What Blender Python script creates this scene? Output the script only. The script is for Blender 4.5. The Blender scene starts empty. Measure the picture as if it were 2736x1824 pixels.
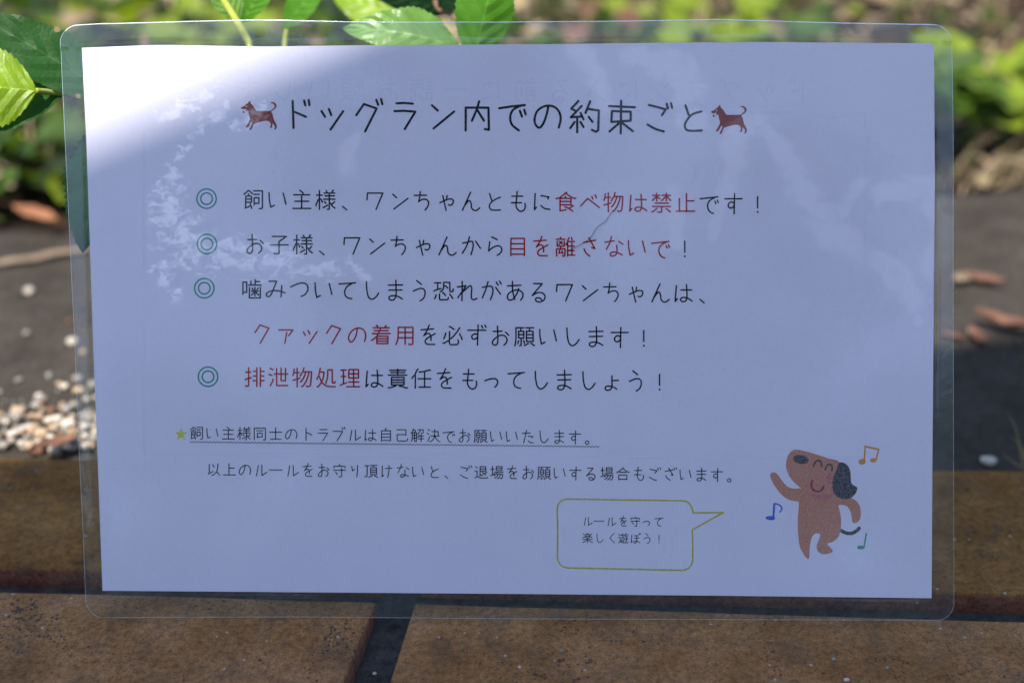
import bpy, bmesh, math, random
from mathutils import Vector, Matrix
R_ = math.radians
random.seed(11)
SC = bpy.context.scene
COL = SC.collection

# ------------------------------------------------------------------ camera
CAM_H = 0.29223
PITCH = R_(27)
FPX = 3300.0                       # focal length measured in photo pixels (2736 wide)
cam_d = bpy.data.cameras.new('camera')
cam_d.sensor_width = 36
cam_d.lens = FPX / 2736 * 36
cam_d.clip_start = 0.01
cam_d.clip_end = 400
cam_d.dof.use_dof = True
cam_d.dof.focus_distance = 0.436
cam_d.dof.aperture_fstop = 4.8
cam = bpy.data.objects.new('camera', cam_d)
COL.objects.link(cam)
cam.location = (0, 0, CAM_H)
cam.rotation_euler = (math.pi / 2 - PITCH, 0, 0)
SC.camera = cam

# ------------------------------------------------------------------ sky, sun, exposure
SUN = Vector((-0.209, -0.411, 0.888)).normalized()
elev = math.asin(SUN.z)
azim = math.atan2(SUN.x, SUN.y)
world = bpy.data.worlds.new('World')
SC.world = world
world.use_nodes = True
wn = world.node_tree.nodes
wl = world.node_tree.links
wn.clear()
sky = wn.new('ShaderNodeTexSky')
sky.sky_type = 'NISHITA'
sky.sun_disc = False
sky.sun_elevation = elev
sky.sun_rotation = azim
sky.air_density = 1.0
sky.dust_density = 0.6
sky.ozone_density = 1.6
bg = wn.new('ShaderNodeBackground')
bg.inputs['Strength'].default_value = 0.15
wo = wn.new('ShaderNodeOutputWorld')
wl.new(sky.outputs[0], bg.inputs[0])
wl.new(bg.outputs[0], wo.inputs[0])
sun_d = bpy.data.lights.new('sun', 'SUN')
sun_d.energy = 4.0
sun_d.angle = R_(0.53)
sun_d.color = (1.0, 0.95, 0.86)
sun = bpy.data.objects.new('sun', sun_d)
COL.objects.link(sun)
sun.rotation_euler = (-SUN).to_track_quat('-Z', 'Y').to_euler()
SC.view_settings.view_transform = 'Standard'
SC.view_settings.look = 'None'
SC.view_settings.gamma = 1
SC.view_settings.exposure = 1.13
SC.view_settings.use_curve_mapping = False

# ------------------------------------------------------------------ helpers
FW = Vector((0, math.cos(PITCH), -math.sin(PITCH)))
RT = Vector((1, 0, 0))
DN = FW.cross(RT)
CAM = Vector((0, 0, CAM_H))


def ray(px, py):
    """direction of the sight line measured at a photo pixel (per metre of depth)"""
    return RT * ((px - 1368) / FPX) + DN * ((py - 912) / FPX) + FW


def ground(px, py, z=0.0):
    d = ray(px, py)
    return CAM + d * ((z - CAM_H) / d.z)


def at(px, py, depth):
    return CAM + ray(px, py) * depth


# the plane the sign leans in, found once from its four corners
SHEET_P = Vector((-0.15109, 0.43382, 0.18699))
SHEET_N = Vector((0.03412, 0.91810, -0.39487)).normalized()      # away from the reader


def on_sheet(px, py, lift=0.0):
    d = ray(px, py)
    k = (SHEET_P - CAM).dot(SHEET_N) / d.dot(SHEET_N)
    return CAM + d * k - SHEET_N * lift

KANJI = {
    '飼': '14,87 14,63/14,87 20,86 36,80/14,87 11,89/50,28 75,28/50,12 89,12 89,89 87,91 75,92/52,68 52,43 73,43 73,68 52,68/52,68 52,76/14,63 14,49/14,63 40,63 40,49/27,10 42,22 43,23 43,25/27,10 24,12 16,20 8,26 7,29/36,80 34,72 35,70/36,80 39,81 41,86 40,91/40,49 40,36 28,35/40,49 14,49/28,35 26,26/28,35 15,36 14,49',
    '主': '10,89 50,89/86,28 56,28/50,57 50,28/50,57 82,57/50,57 50,89/50,57 19,57/91,89 50,89/56,28 56,20 45,10 41,8/56,28 50,28/14,28 50,28',
    '様': '34,61 35,57 29,47 23,44 21,45/21,45 16,49 11,63 7,70 7,76/21,45 22,46 22,92/51,65 45,58/90,58 80,68 76,68 75,70/9,29 22,29/92,87 87,84 79,77 76,72 75,70/66,32 66,20/66,32 89,32/66,32 66,47/66,32 46,32/57,92 65,92 66,90 66,65 68,64/22,29 22,8/22,29 34,29/92,47 66,47/52,8 55,14 55,19/75,70 72,66 68,64/78,19 79,14 82,8 85,7/78,19 66,20/78,19 91,20/55,19 66,20/55,19 43,20/38,85 57,75 58,73/22,29 21,45/68,64 66,58 66,47/41,47 66,47',
    '食': '46,72 50,72 61,78 67,79/48,25 50,28 51,34/7,35 11,36 18,32 25,32/25,32 27,34 51,34/25,32 25,48/25,48 74,48/25,48 25,63/25,90 25,63/25,90 50,86 51,84/51,10 51,9 55,7/51,10 48,12 40,19 28,28 25,32/51,10 62,20 75,28 76,30/80,68 85,68/80,68 78,71 69,76 67,79/80,68 74,63/51,34 74,35/67,79 68,82 82,91/76,30 81,31 90,35 95,33/76,30 74,35/74,35 74,48/74,48 74,63/74,63 25,63',
    '物': '26,92 26,57/46,90 50,90 55,85 66,68 75,45 79,30 80,24/26,28 26,8/26,28 35,28/26,28 26,57/26,28 11,28/26,57 8,62 8,63/7,41 11,28/38,52 32,55 27,55 26,57/68,88 72,91 81,90 84,88 87,80 89,59 91,24 80,24/14,12 12,15 11,28/39,42 41,42 42,40 50,25 52,24/40,69 43,69 46,66 55,52 62,35 65,24/52,24 56,8 58,7/52,24 65,24/65,24 80,24',
    '禁': '30,76 26,78 12,90 5,90/22,52 80,52/27,18 27,24/27,18 10,17/71,21 68,17 53,17/27,24 22,26 16,33 9,40/28,42 27,24/91,39 89,39 77,25 74,25 71,21/89,17 74,17 71,21/71,42 71,21/42,17 27,18/33,90 37,93 49,92 50,85 50,67/49,39 51,40 55,37 65,25 68,24 71,21/27,18 28,8/10,67 50,67/71,8 71,21/27,24 33,26 42,32/90,90 86,90 75,79 70,77/50,67 90,67',
    '止': '54,41 54,8/54,41 87,41/54,41 54,87/54,87 91,87/54,87 22,87/22,87 22,30/22,87 9,87',
    '子': '19,14 75,14 76,15/28,90 32,92 46,92 50,90 50,85 50,52/83,15 76,15/76,15 73,22 51,36 50,38 50,52/9,52 50,52/50,52 91,52',
    '目': '19,38 20,14 80,14 80,38/19,38 80,38/19,38 19,61/19,85 19,61/19,85 80,85/19,85 19,91/80,91 80,85/80,61 80,38/80,61 80,85/80,61 19,61',
    '離': '45,25 45,46 30,47/90,47 79,47/21,39 24,37 30,31/92,87 79,87/79,67 79,47/79,67 90,67/79,67 79,87/79,67 60,67/67,8 61,20 60,26/60,92 60,87/34,68 37,77/53,41 54,35 59,33/30,47 28,57 27,59/30,47 13,47 13,25/79,26 91,26/79,26 79,47/79,26 60,26/20,78 21,73 25,65 25,61 27,59/20,78 37,77/27,59 48,59 47,91 39,92 36,90/39,81 38,78 37,77/27,59 10,60 10,92/77,9 80,18/22,25 30,31/29,15 28,7/29,15 48,16/29,15 9,16/37,37 30,31/35,25 30,31/59,33 60,26/59,33 60,34 60,47/60,87 60,67/60,87 79,87/60,47 79,47/60,47 60,67',
    '噛': '64,61 61,59 48,59/80,59 68,59 64,61/39,42 39,89/73,52 78,44/51,45 55,52 57,53/65,8 65,16/48,76 53,72 59,65 64,61/39,89 88,89/35,32 46,31/65,31 65,16/65,31 46,31/65,31 92,32/88,42 88,89/64,61 64,42/46,31 46,13/64,61 64,80/65,16 87,16/81,76 76,73 67,62 64,61/10,64 27,64 27,18 11,18 10,18 10,64/10,64 10,73',
    '恐': '32,64 32,83 33,88 35,90 38,90 65,90 70,88 72,80/10,14 24,14/92,84 85,74 80,67 78,65/46,59 50,59 59,71/24,43 24,14/24,43 39,40/24,43 22,45 10,48 7,52/38,14 24,14/92,42 94,45 92,53 85,54 81,54 79,52 78,12 52,12 51,12 51,34 49,40 46,47 40,52 38,54 35,53/56,28 61,28 69,38/17,68 15,76 10,86',
    '着': '19,31 40,31 41,32/30,59 31,55/30,59 24,61 10,74 6,74/30,59 30,67/10,44 34,45/72,8 68,12 66,18/31,55 34,45/31,55 32,56 79,56 80,57 80,67/28,7 30,7 33,12 33,18/86,18 67,18 66,18/44,31 46,19/44,31 81,31/44,31 41,32/38,43 41,32/38,43 40,44 90,44/38,43 34,45/46,19 48,18 65,18 66,18/46,19 45,18 33,18/30,89 30,78/30,89 80,89/80,89 80,78/33,18 14,18/80,67 80,78/80,67 30,67/30,67 30,78/80,78 30,78',
    '用': '18,62 19,38/18,62 50,62/18,62 16,74 13,82 9,90 9,93/85,62 85,38/85,62 85,86 84,90 80,92 68,92 66,90/85,62 50,62/85,38 85,15 50,15/85,38 50,38/19,38 19,15 50,15/19,38 50,38/50,15 50,38/50,38 50,62/50,62 50,91',
    '必': '35,66 41,64 56,50 71,31 81,15/35,66 34,73/35,66 35,32/9,65 14,53 18,39/80,42 88,57 92,68/55,22 38,10 34,10/73,70 75,75 75,83 71,90 66,91 42,91 37,90 35,87 34,73/34,73 28,74 10,85 5,84',
    '願': '8,94 7,88 10,80 12,59 12,12 35,12/78,83 83,83 92,92 95,92/47,12 35,12/33,28 35,12/33,28 47,28 47,43/33,28 24,28 24,43/72,28 74,12/72,28 89,28 89,43/72,28 60,28 59,28 59,43/20,84 24,70/59,43 89,43/59,43 59,58/49,82 50,79 46,70/49,91 53,92 65,83 68,83/47,43 47,58 46,59 35,59/47,43 24,43/74,12 92,12/74,12 56,12/59,58 89,58/59,58 60,74 89,74 89,58/28,93 34,92 35,91 35,59/89,43 89,58/35,59 24,58 24,43',
    '排': '22,56 22,28/22,56 23,55 30,54 34,52/59,92 59,66/59,24 59,8/59,24 59,45/59,24 44,24/32,28 22,28/92,24 75,24/75,92 75,66/59,66 59,45/59,66 42,66/75,24 75,8/75,24 75,45/44,45 59,45/8,89 12,92 21,90 22,87 22,56/22,56 20,57 15,57 8,60 7,63/22,8 22,28/75,66 75,45/75,66 92,66/9,28 22,28/90,45 75,45',
    '泄': '6,38 10,37 20,42/91,87 41,87 41,35/11,10 14,10 25,16/31,35 41,35/41,35 41,10/41,35 61,35/12,88 25,64 24,58/81,35 81,10/81,35 92,35/81,35 81,65 61,65 61,35/81,35 61,35/61,8 61,35',
    '処': '8,57 8,55 13,45 16,43/9,90 11,91 15,88 22,80 26,73 29,72/91,90 90,90 73,90 55,88 44,83 37,78 32,73 29,72/49,75 48,72 52,62 56,46 57,14 77,14 77,67 78,72 79,73 88,73 90,71 90,67/24,7 22,8 22,10 20,24/29,72 29,65/20,24 39,24 40,25 39,38 35,55 32,63 29,65/20,24 17,32 16,43/29,65 26,63 19,45 16,43',
    '理': '66,68 66,50/66,68 90,68/66,68 66,89/66,68 43,68/7,83 8,81 19,77 20,75/20,14 32,14/20,14 20,43/20,14 8,14/66,12 88,12 88,31/66,12 66,31/66,12 45,12 44,31/93,89 66,89/66,31 88,31/66,31 66,50/66,31 44,31/44,31 44,50 66,50/9,43 20,43/20,75 20,43/20,75 32,73 34,71/20,43 30,43/35,89 66,89/88,31 88,50 66,50',
    '責': '14,13 50,13/50,8 50,13/8,35 48,35 50,34/50,13 86,13/50,13 50,23/91,35 51,35 50,34/50,34 50,23/59,86 66,85 86,92 94,92/79,68 79,57/79,68 79,78 78,79 23,79 22,78 22,68/79,68 22,68/19,23 50,23/79,57 79,47 78,45 22,45 22,46 22,57/79,57 22,57/22,68 22,57/7,91 13,92 29,88 35,85 41,85/82,23 50,23',
    '任': '64,88 64,50/64,88 90,88/64,88 38,88/34,50 64,50/7,49 8,45 15,37 21,34/39,20 64,17/92,50 64,50/35,7 31,9 23,25 21,34/64,50 64,17/64,17 83,11 90,12/21,34 22,35 22,92',
    '同': '74,92 85,92 88,88 88,13 12,13 12,92/33,79 33,72/33,72 33,47 66,47 67,72 66,72 33,72/28,30 72,30',
    '士': '86,87 50,86/91,39 50,39/50,9 50,39/50,39 50,86/50,39 9,39/15,87 50,86',
    '自': '81,91 81,87/20,87 20,65/20,87 81,87/20,87 20,92/20,43 20,21 45,21/20,43 81,43/20,43 20,65/45,21 48,8 53,5/45,21 81,21 81,43/20,65 81,65/81,87 81,65/81,43 81,65',
    '己': '18,13 79,13 79,46/92,74 91,74 90,82 88,86 84,89 78,90 32,90 25,89 20,86 19,81 19,46 79,46/79,46 79,52',
    '解': '13,34 9,35 5,35/29,32 33,32/29,32 29,50/29,32 15,32 13,34/8,91 11,83 14,69/14,50 14,35 13,34/14,50 29,50/14,50 14,69/68,12 89,12 89,24 87,35 84,37 77,37/68,12 68,19 64,29 56,37 54,38 52,38/68,12 54,12/75,55 75,45/75,55 90,55/75,55 75,73/75,55 59,55/24,6 21,8 20,15/20,15 18,16 14,26 13,34/20,15 36,16 37,17 37,22 33,32/75,92 75,73/92,73 75,73/61,45 59,55/34,90 37,92 41,92 43,90 44,69/14,69 29,69/59,55 57,55 54,63 52,64/29,50 44,50/29,50 29,69/29,88 29,69/29,69 44,69/75,73 55,73/44,50 44,32 33,32/44,50 44,69',
    '決': '59,55 60,23/59,55 58,53 34,53/60,8 60,23/26,91 33,91 38,89 46,81 55,69 59,55/26,16 14,9/59,55 63,55/24,60 25,64 12,89/63,55 64,53 84,53/63,55 65,57 65,60 71,72 76,80 87,89 90,91 96,90/8,36 10,36 21,42/40,23 60,23/92,53 84,53/84,53 84,23 60,23',
    '以': '14,84 15,80 20,75/54,35 43,18/20,16 20,75/45,64 45,66 28,74 20,75/38,90 42,91 51,86 62,76 66,70 69,68/80,12 77,38 75,50 69,68/69,68 72,69 80,76 90,90',
    '上': '91,87 47,87/47,87 47,40/47,87 9,87/47,40 47,10/47,40 84,40',
    '守': '12,32 12,20 52,19/65,32 65,47/49,8 51,13 52,19/65,47 90,47/65,47 64,89 63,90 55,92 48,92 46,90/65,47 9,47/88,32 87,20 52,19/21,59 23,60 26,62 35,75',
    '頂': '45,12 66,12 68,12/6,86 11,89 21,88 23,86 24,14/65,27 68,12/65,27 88,28 88,28 88,43/65,27 48,28 48,43/68,12 69,12 92,12/34,91 38,92 55,83 60,82/88,58 88,43/88,58 88,74 48,74 48,58/88,58 48,58/88,43 48,43/24,14 36,14/24,14 8,14/96,92 92,92 80,84 74,83/48,58 48,43',
    '退': '9,91 9,89 12,85 18,81 22,80/81,69 75,64 74,60/9,43 22,43 22,80/43,73 43,43/43,73 50,72 61,69 63,67/43,73 40,75 40,76/90,50 88,50 74,60/57,53 61,53 69,59 74,60/43,27 43,12 81,12 82,27/43,27 82,27/43,27 43,43/22,80 29,82 35,86 49,90 87,89 91,89 95,85/82,27 82,42 81,43 43,43/23,23 20,18 12,12',
    '場': '34,57 32,61 27,64 20,65/8,74 8,72 19,68 20,65/85,23 85,10 85,10 47,10 46,10 46,23/85,23 85,35 84,37 47,37 46,36 46,23/85,23 46,23/9,29 20,29/20,65 20,29/92,48 50,49/30,72 33,72 43,62 47,61/53,92 58,92 67,82 73,70 75,62/75,62 90,62 89,75 86,88 83,92 75,92 72,90/75,62 58,62/58,62 57,68 50,78 39,88 35,88/58,62 47,61/20,8 20,29/36,48 50,49/31,29 20,29/47,61 50,49',
    '合': '25,35 25,33 36,26 48,15 51,13/25,35 21,36 12,41 8,40/25,35 28,40 72,40 78,34/78,87 78,60 77,59 24,59 23,60 23,87/78,87 78,91/78,87 23,87/78,34 65,25 51,13/78,34 90,40 95,39/51,13 53,8/23,87 23,92',
    '楽': '22,24 12,14/7,88 10,90 13,89 27,81 39,72 43,65/65,39 65,33/65,39 75,38 91,48/65,39 65,49 51,49 50,50/88,13 75,25 70,25/35,33 35,17 48,17/35,33 65,33/35,33 35,49 48,49 50,50/50,50 50,66/50,66 43,65/91,64 58,64 57,66/57,66 50,66/57,66 59,70 62,73 80,85 89,89 96,88/8,49 26,39 27,37/48,17 49,10 50,8/48,17 65,17 65,33/9,64 42,64 43,65/50,66 50,92',
    '遊': '92,18 69,18/65,55 79,55/68,33 85,33 87,34/30,21 40,21/8,42 21,42 21,80/41,76 45,79 50,79 52,78 53,75 55,64 56,38 40,38/79,55 79,45 80,43 85,38 87,34/79,55 92,55/79,55 78,77 76,78 70,79/63,25 65,24 67,20 69,18/63,25 59,21 47,20/31,76 30,75 35,67 38,57 40,38/40,21 47,20/40,21 40,38/72,7 69,18/8,14 12,15 21,23/21,80 28,82 35,88 48,91 90,90 95,87/21,80 15,84 9,90 9,92/47,20 44,9',
    '入': '92,92 90,88 79,78 70,66 55,36 50,35/7,89 12,90 17,86 28,77 32,70 41,55 48,37 50,35/34,10 48,25 50,35',
    '前': '64,74 64,40/15,92 15,71/45,55 44,39 15,39 15,55/45,55 45,71/45,55 15,55/15,71 15,55/15,71 45,71/75,8 69,17 68,23/84,38 84,89 82,91 72,92/91,23 68,23/34,92 42,92 44,90 45,71/32,23 32,15 27,8 25,7/32,23 68,23/32,23 9,23',
    '一': '92,49 9,49',
    '読': '40,91 43,91 46,89 54,79 57,70 58,58/68,8 68,16/48,31 68,31/18,8 22,15/90,77 93,81 93,85 91,90 89,91 77,90 75,85 75,58/44,16 68,16/44,56 44,45 45,44 90,44 91,45 91,55/11,50 31,50/34,24 7,24/91,16 68,16/11,91 11,87/68,31 68,16/68,31 88,31/31,37 11,37/11,87 11,64 32,64 32,86 11,87',
}
# kana, drawn as pen strokes in a 100 x 100 cell (~ = rounded stroke)
KANA = {
 'い': '14,21 15,50 21,82 36,74/73,23 84,69',
 'ワ': '22,48 24,20 88,20 60,88',
 'ン': '30,24 45,38/93,41 34,86',
 'ち': '19,28 70,27/44,12 42,35 37,54/~37,54 50,46 65,44 76,50 79,63 73,78 64,89',
 'ゃ': '~26,58 45,49 65,42 80,45 81,58 72,68 62,66/56,28 54,40/38,28 52,90',
 'や': '~26,58 45,49 65,42 80,45 81,58 72,68 62,66/56,28 54,40/38,28 52,90',
 'ん': '54,13 20,88/~30,68 42,52 50,48 56,60 58,78 68,88 80,88 92,78',
 'と': '33,18 43,50/~78,33 55,43 38,57 32,71 38,84 55,87 78,86',
 'も': '~48,8 46,35 43,65 50,83 62,91 76,86 82,70 80,58/26,28 71,28/24,55 66,55',
 'に': '23,16 20,84 28,73/47,25 80,30 76,39/~47,66 62,78 84,82',
 'べ': '13,66 42,35 90,72/59,27 64,37/73,20 78,32',
 'は': '22,20 17,86 26,75/41,38 86,38/~64,16 66,45 66,70 60,84 46,86 39,78 46,70 62,70 76,76 88,84',
 'で': '11,32 84,24/~74,26 52,38 42,55 44,75 54,88 66,93/72,42 76,52/82,38 86,48',
 'す': '14,31 85,31/54,10 52,94/~53,50 40,44 28,54 30,66 42,70 53,58',
 '！': '50,22 50,68/50,85 50.5,85.5',
 'お': '19,31 56,30/~37,9 38,40 38,76 30,88 17,84 17,72 30,58 50,47 68,50 77,64 74,78 64,88/71,34 84,47',
 'か': '~19,38 40,34 58,30 63,40 62,60 54,86/~48,12 36,50 18,80/74,30 94,60',
 'ら': '41,11 64,22/33,31 28,70/~28,70 45,56 65,48 80,54 83,68 76,80 64,88',
 'を': '17,27 69,23/51,7 44,27 28,52/~30,50 42,43 52,44 58,55 58,72/~76,43 56,54 38,66 34,78 42,87 58,88 74,88',
 'さ': '24,31 77,21/48,11 74,57 60,52/~28,58 36,74 52,88',
 'な': '16,29 54,23/~43,5 36,31 22,58/73,26 91,37/~65,42 66,60 65,74 57,85 42,86 38,77 46,71 62,71 76,76 88,82',
 'み': '21,16 53,16/~53,16 44,40 33,66 22,80 11,76 14,64 34,56 60,56 88,64/75,34 72,81',
 'つ': '~12,39 38,27 62,22 80,30 84,50 72,70 56,78',
 'て': '14,25 83,20/~72,21 48,35 38,54 40,73 52,83 67,86',
 'し': '~28,14 30,48 37,78 52,88 68,78 79,62',
 'ま': '20,28 79,27/22,49 77,48/~51,8 52,40 52,70 44,88 30,90 22,82 28,74 48,72 66,78 78,86',
 'う': '38,8 58,24/~24,52 48,42 64,42 73,54 70,76 60,88 52,92',
 'れ': '28,10 27,90/8,33 44,28 10,78/~26,58 50,36 62,28 68,38 66,65 68,82 78,86 90,80',
 'が': '~12,34 34,30 50,30 56,40 55,60 46,86/~36,10 26,44 12,78/68,34 88,62/70,12 78,24/84,8 91,20',
 'あ': '17,27 73,24/~38,8 38,40 42,64 48,84/~64,38 54,64 34,86 18,80 20,62 38,48 62,44 80,56 80,74 72,86',
 'る': '26,16 62,17 20,66/~20,66 44,54 64,56 74,70 68,86 50,93 36,88 36,78 50,76 60,84',
 'ク': '21,45 42,13 79,26 43,89',
 'ァ': '20,33 80,33 62,57/54,44 46,89',
 'ッ': '23,40 32,55/43,34 50,49/81,39 48,88',
 'の': '~50,25 44,54 32,76 20,80 13,64 22,40 44,24 66,24 80,36 85,56 80,78',
 'ず': '12,27 88,27/56,5 53,89/~54,46 42,42 30,50 32,62 44,64 54,54/70,8 76,18/84,5 89,15',
 'っ': '~16,56 38,48 60,47 70,58 66,74 58,82',
 'ょ': '~50,30 50,55 50,76 42,88 28,90 21,82 28,74 46,74 62,80 70,86/50,50 77,49',
 'た': '14,30 66,27/43,10 24,90/52,48 82,50 76,58/~54,78 64,86 86,90',
 'ト': '43,13 43,90/44,38 80,55',
 'ラ': '30,20 76,20/20,42 80,42 50,90',
 'ブ': '14,30 76,30 40,90/72,7 77,18/86,4 91,15',
 'ル': '34,22 22,88/56,20 57,86 90,64',
 'ー': '3,50 86,50',
 'り': '28,20 32,50 44,40/~64,16 64,50 60,90',
 'け': '22,16 21,86 30,74/42,33 82,31/~64,14 64,50 56,90',
 'ご': '22,20 68,28 54,44/72,12 77,24/86,9 91,20/~20,68 40,82 64,90',
 'ざ': '20,32 70,22/42,11 70,57 56,52/~24,58 32,74 52,88/76,12 80,22/88,8 92,18',
 'ぼ': '22,20 17,86 26,75/42,28 76,27/42,48 82,47/~62,28 63,60 62,76 54,88 42,88 38,80 46,74 62,74 76,80 88,86/80,10 84,20/90,6 94,16',
 'く': '70,10 36,50 76,90',
 '、': '20,76 38,91',
 '。': '~38,84 34,92 26,95 18,91 16,84 19,77 27,73 34,76 38,84',
 'ド': '43,13 43,90/44,38 80,55/70,10 74,22/84,8 88,20',
 'グ': '21,45 42,17 75,28 43,89/74,8 79,20/86,5 91,17',
}


# ------------------------------------------------------------------ materials
def mat(name):
    m = bpy.data.materials.new(name)
    m.use_nodes = True
    nt = m.node_tree
    nt.nodes.clear()
    return m, nt


def N(nt, typ, **kw):
    n = nt.nodes.new(typ)
    for k, v in kw.items():
        if k in n.inputs:
            n.inputs[k].default_value = v
        else:
            setattr(n, k, v)
    return n


def L(nt, a, b):
    nt.links.new(a, b)


def ramp(nt, fac, stops):
    r = N(nt, 'ShaderNodeValToRGB')
    e = r.color_ramp.elements
    while len(e) < len(stops):
        e.new(0.5)
    for el, (p, c) in zip(e, stops):
        el.position = p
        el.color = (*c, 1) if len(c) == 3 else c
    L(nt, fac, r.inputs[0])
    return r.outputs[0]


def noise(nt, scale, detail=4, rough=0.6, vec=None, out='Fac', dist=0.0):
    n = N(nt, 'ShaderNodeTexNoise')
    n.inputs['Scale'].default_value = scale
    n.inputs['Detail'].default_value = detail
    n.inputs['Roughness'].default_value = rough
    n.inputs['Distortion'].default_value = dist
    if vec is None:
        vec = N(nt, 'ShaderNodeNewGeometry').outputs['Position']
    L(nt, vec, n.inputs['Vector'])
    return n.outputs[out]


def mixc(nt, fac, a, b, mode='MIX'):
    m = N(nt, 'ShaderNodeMix', data_type='RGBA', blend_type=mode)
    if isinstance(fac, float):
        m.inputs[0].default_value = fac
    else:
        L(nt, fac, m.inputs[0])
    for s, v in ((m.inputs[6], a), (m.inputs[7], b)):
        if isinstance(v, tuple):
            s.default_value = (*v, 1)
        else:
            L(nt, v, s)
    return m.outputs[2]


def mth(nt, op, a, b=0.0, c=0.0, clamp=False):
    m = N(nt, 'ShaderNodeMath', operation=op)
    m.use_clamp = clamp
    for s, v in zip(m.inputs, (a, b, c)):
        if isinstance(v, (int, float)):
            s.default_value = v
        else:
            L(nt, v, s)
    return m.outputs[0]


def finish(nt, color, rough=0.8, bump=None, bump_d=0.001, spec=0.3, transl=0.0, tcolor=None):
    p = N(nt, 'ShaderNodeBsdfPrincipled')
    if isinstance(color, tuple):
        p.inputs['Base Color'].default_value = (*color, 1)
    else:
        L(nt, color, p.inputs['Base Color'])
    if isinstance(rough, float):
        p.inputs['Roughness'].default_value = rough
    else:
        L(nt, rough, p.inputs['Roughness'])
    p.inputs['Specular IOR Level'].default_value = spec
    if bump is not None:
        b = N(nt, 'ShaderNodeBump')
        b.inputs['Distance'].default_value = bump_d
        b.inputs['Strength'].default_value = 1.0
        L(nt, bump, b.inputs['Height'])
        L(nt, b.outputs[0], p.inputs['Normal'])
    out = N(nt, 'ShaderNodeOutputMaterial')
    if transl > 0:
        t = N(nt, 'ShaderNodeBsdfTranslucent')
        if isinstance(tcolor, tuple):
            t.inputs[0].default_value = (*tcolor, 1)
        else:
            L(nt, tcolor if tcolor is not None else color, t.inputs[0])
        mx = N(nt, 'ShaderNodeMixShader')
        mx.inputs[0].default_value = transl
        L(nt, p.outputs[0], mx.inputs[1])
        L(nt, t.outputs[0], mx.inputs[2])
        L(nt, mx.outputs[0], out.inputs[0])
    else:
        L(nt, p.outputs[0], out.inputs[0])


def tile_material(name, a, b, c):
    m, nt = mat(name)
    n1 = noise(nt, 35, 5, 0.65)
    n2 = noise(nt, 420, 4, 0.7)
    n3 = noise(nt, 1500, 3, 0.7)
    base = ramp(nt, n1, [(0.34, a), (0.52, b), (0.68, c)])
    fine = ramp(nt, n2, [(0.30, (0.42, 0.42, 0.43)), (0.5, (0.86, 0.86, 0.86)), (0.66, (1.12, 1.09, 1.06))])
    base = mixc(nt, 0.9, base, fine, 'MULTIPLY')
    grain = ramp(nt, n3, [(0.34, (0.5, 0.5, 0.5)), (0.6, (1.1, 1.1, 1.1))])
    base = mixc(nt, 0.7, base, grain, 'MULTIPLY')
    # dark specks, gathered in stained zones
    v = N(nt, 'ShaderNodeTexVoronoi')
    v.inputs['Scale'].default_value = 620
    v.inputs['Randomness'].default_value = 1
    gp = N(nt, 'ShaderNodeNewGeometry').outputs['Position']
    wob = N(nt, 'ShaderNodeVectorMath', operation='MULTIPLY_ADD')
    L(nt, noise(nt, 700, 3, 0.6, out='Color'), wob.inputs[0])
    wob.inputs[1].default_value = (0.0028, 0.0028, 0.0028)
    L(nt, gp, wob.inputs[2])
    L(nt, wob.outputs[0], v.inputs['Vector'])
    zone = noise(nt, 24, 4, 0.7)
    thr = mth(nt, 'MULTIPLY', mth(nt, 'SUBTRACT', zone, 0.44, clamp=True), 2.2)
    spk = mth(nt, 'LESS_THAN', v.outputs['Distance'], thr)
    rnd = N(nt, 'ShaderNodeSeparateColor')
    L(nt, v.outputs['Color'], rnd.inputs[0])
    spk = mth(nt, 'MULTIPLY', spk, mth(nt, 'GREATER_THAN', rnd.outputs[0], 0.55))
    base = mixc(nt, mth(nt, 'MULTIPLY', spk, 0.8), base, (0.035, 0.03, 0.035))
    stain = ramp(nt, noise(nt, 60, 6, 0.75, dist=0.6), [(0.50, (0, 0, 0)), (0.72, (1, 1, 1))])
    base = mixc(nt, mth(nt, 'MULTIPLY', stain, 0.55), base, (0.06, 0.055, 0.05))
    lt = N(nt, 'ShaderNodeTexVoronoi')
    lt.inputs['Scale'].default_value = 420
    L(nt, N(nt, 'ShaderNodeNewGeometry').outputs['Position'], lt.inputs['Vector'])
    r2 = N(nt, 'ShaderNodeSeparateColor')
    L(nt, lt.outputs['Color'], r2.inputs[0])
    ls = mth(nt, 'MULTIPLY', mth(nt, 'LESS_THAN', lt.outputs['Distance'], 0.24), mth(nt, 'GREATER_THAN', r2.outputs[1], 0.972))
    base = mixc(nt, mth(nt, 'MULTIPLY', ls, 0.45), base, (0.5, 0.5, 0.47))
    h = mth(nt, 'ADD', mth(nt, 'MULTIPLY', n2, 0.7), mth(nt, 'MULTIPLY', n3, 0.35))
    finish(nt, base, 0.85, h, 0.0010, 0.04)
    return m


M_TILE = tile_material('fired_clay', (0.235, 0.110, 0.042), (0.33, 0.160, 0.066), (0.39, 0.20, 0.095))
M_TILE2 = tile_material('weathered_clay', (0.16, 0.072, 0.022), (0.25, 0.12, 0.036), (0.30, 0.155, 0.052))


M_SIDE = tile_material('unglazed_side', (0.14, 0.055, 0.035), (0.24, 0.10, 0.06), (0.30, 0.13, 0.08))


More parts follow.
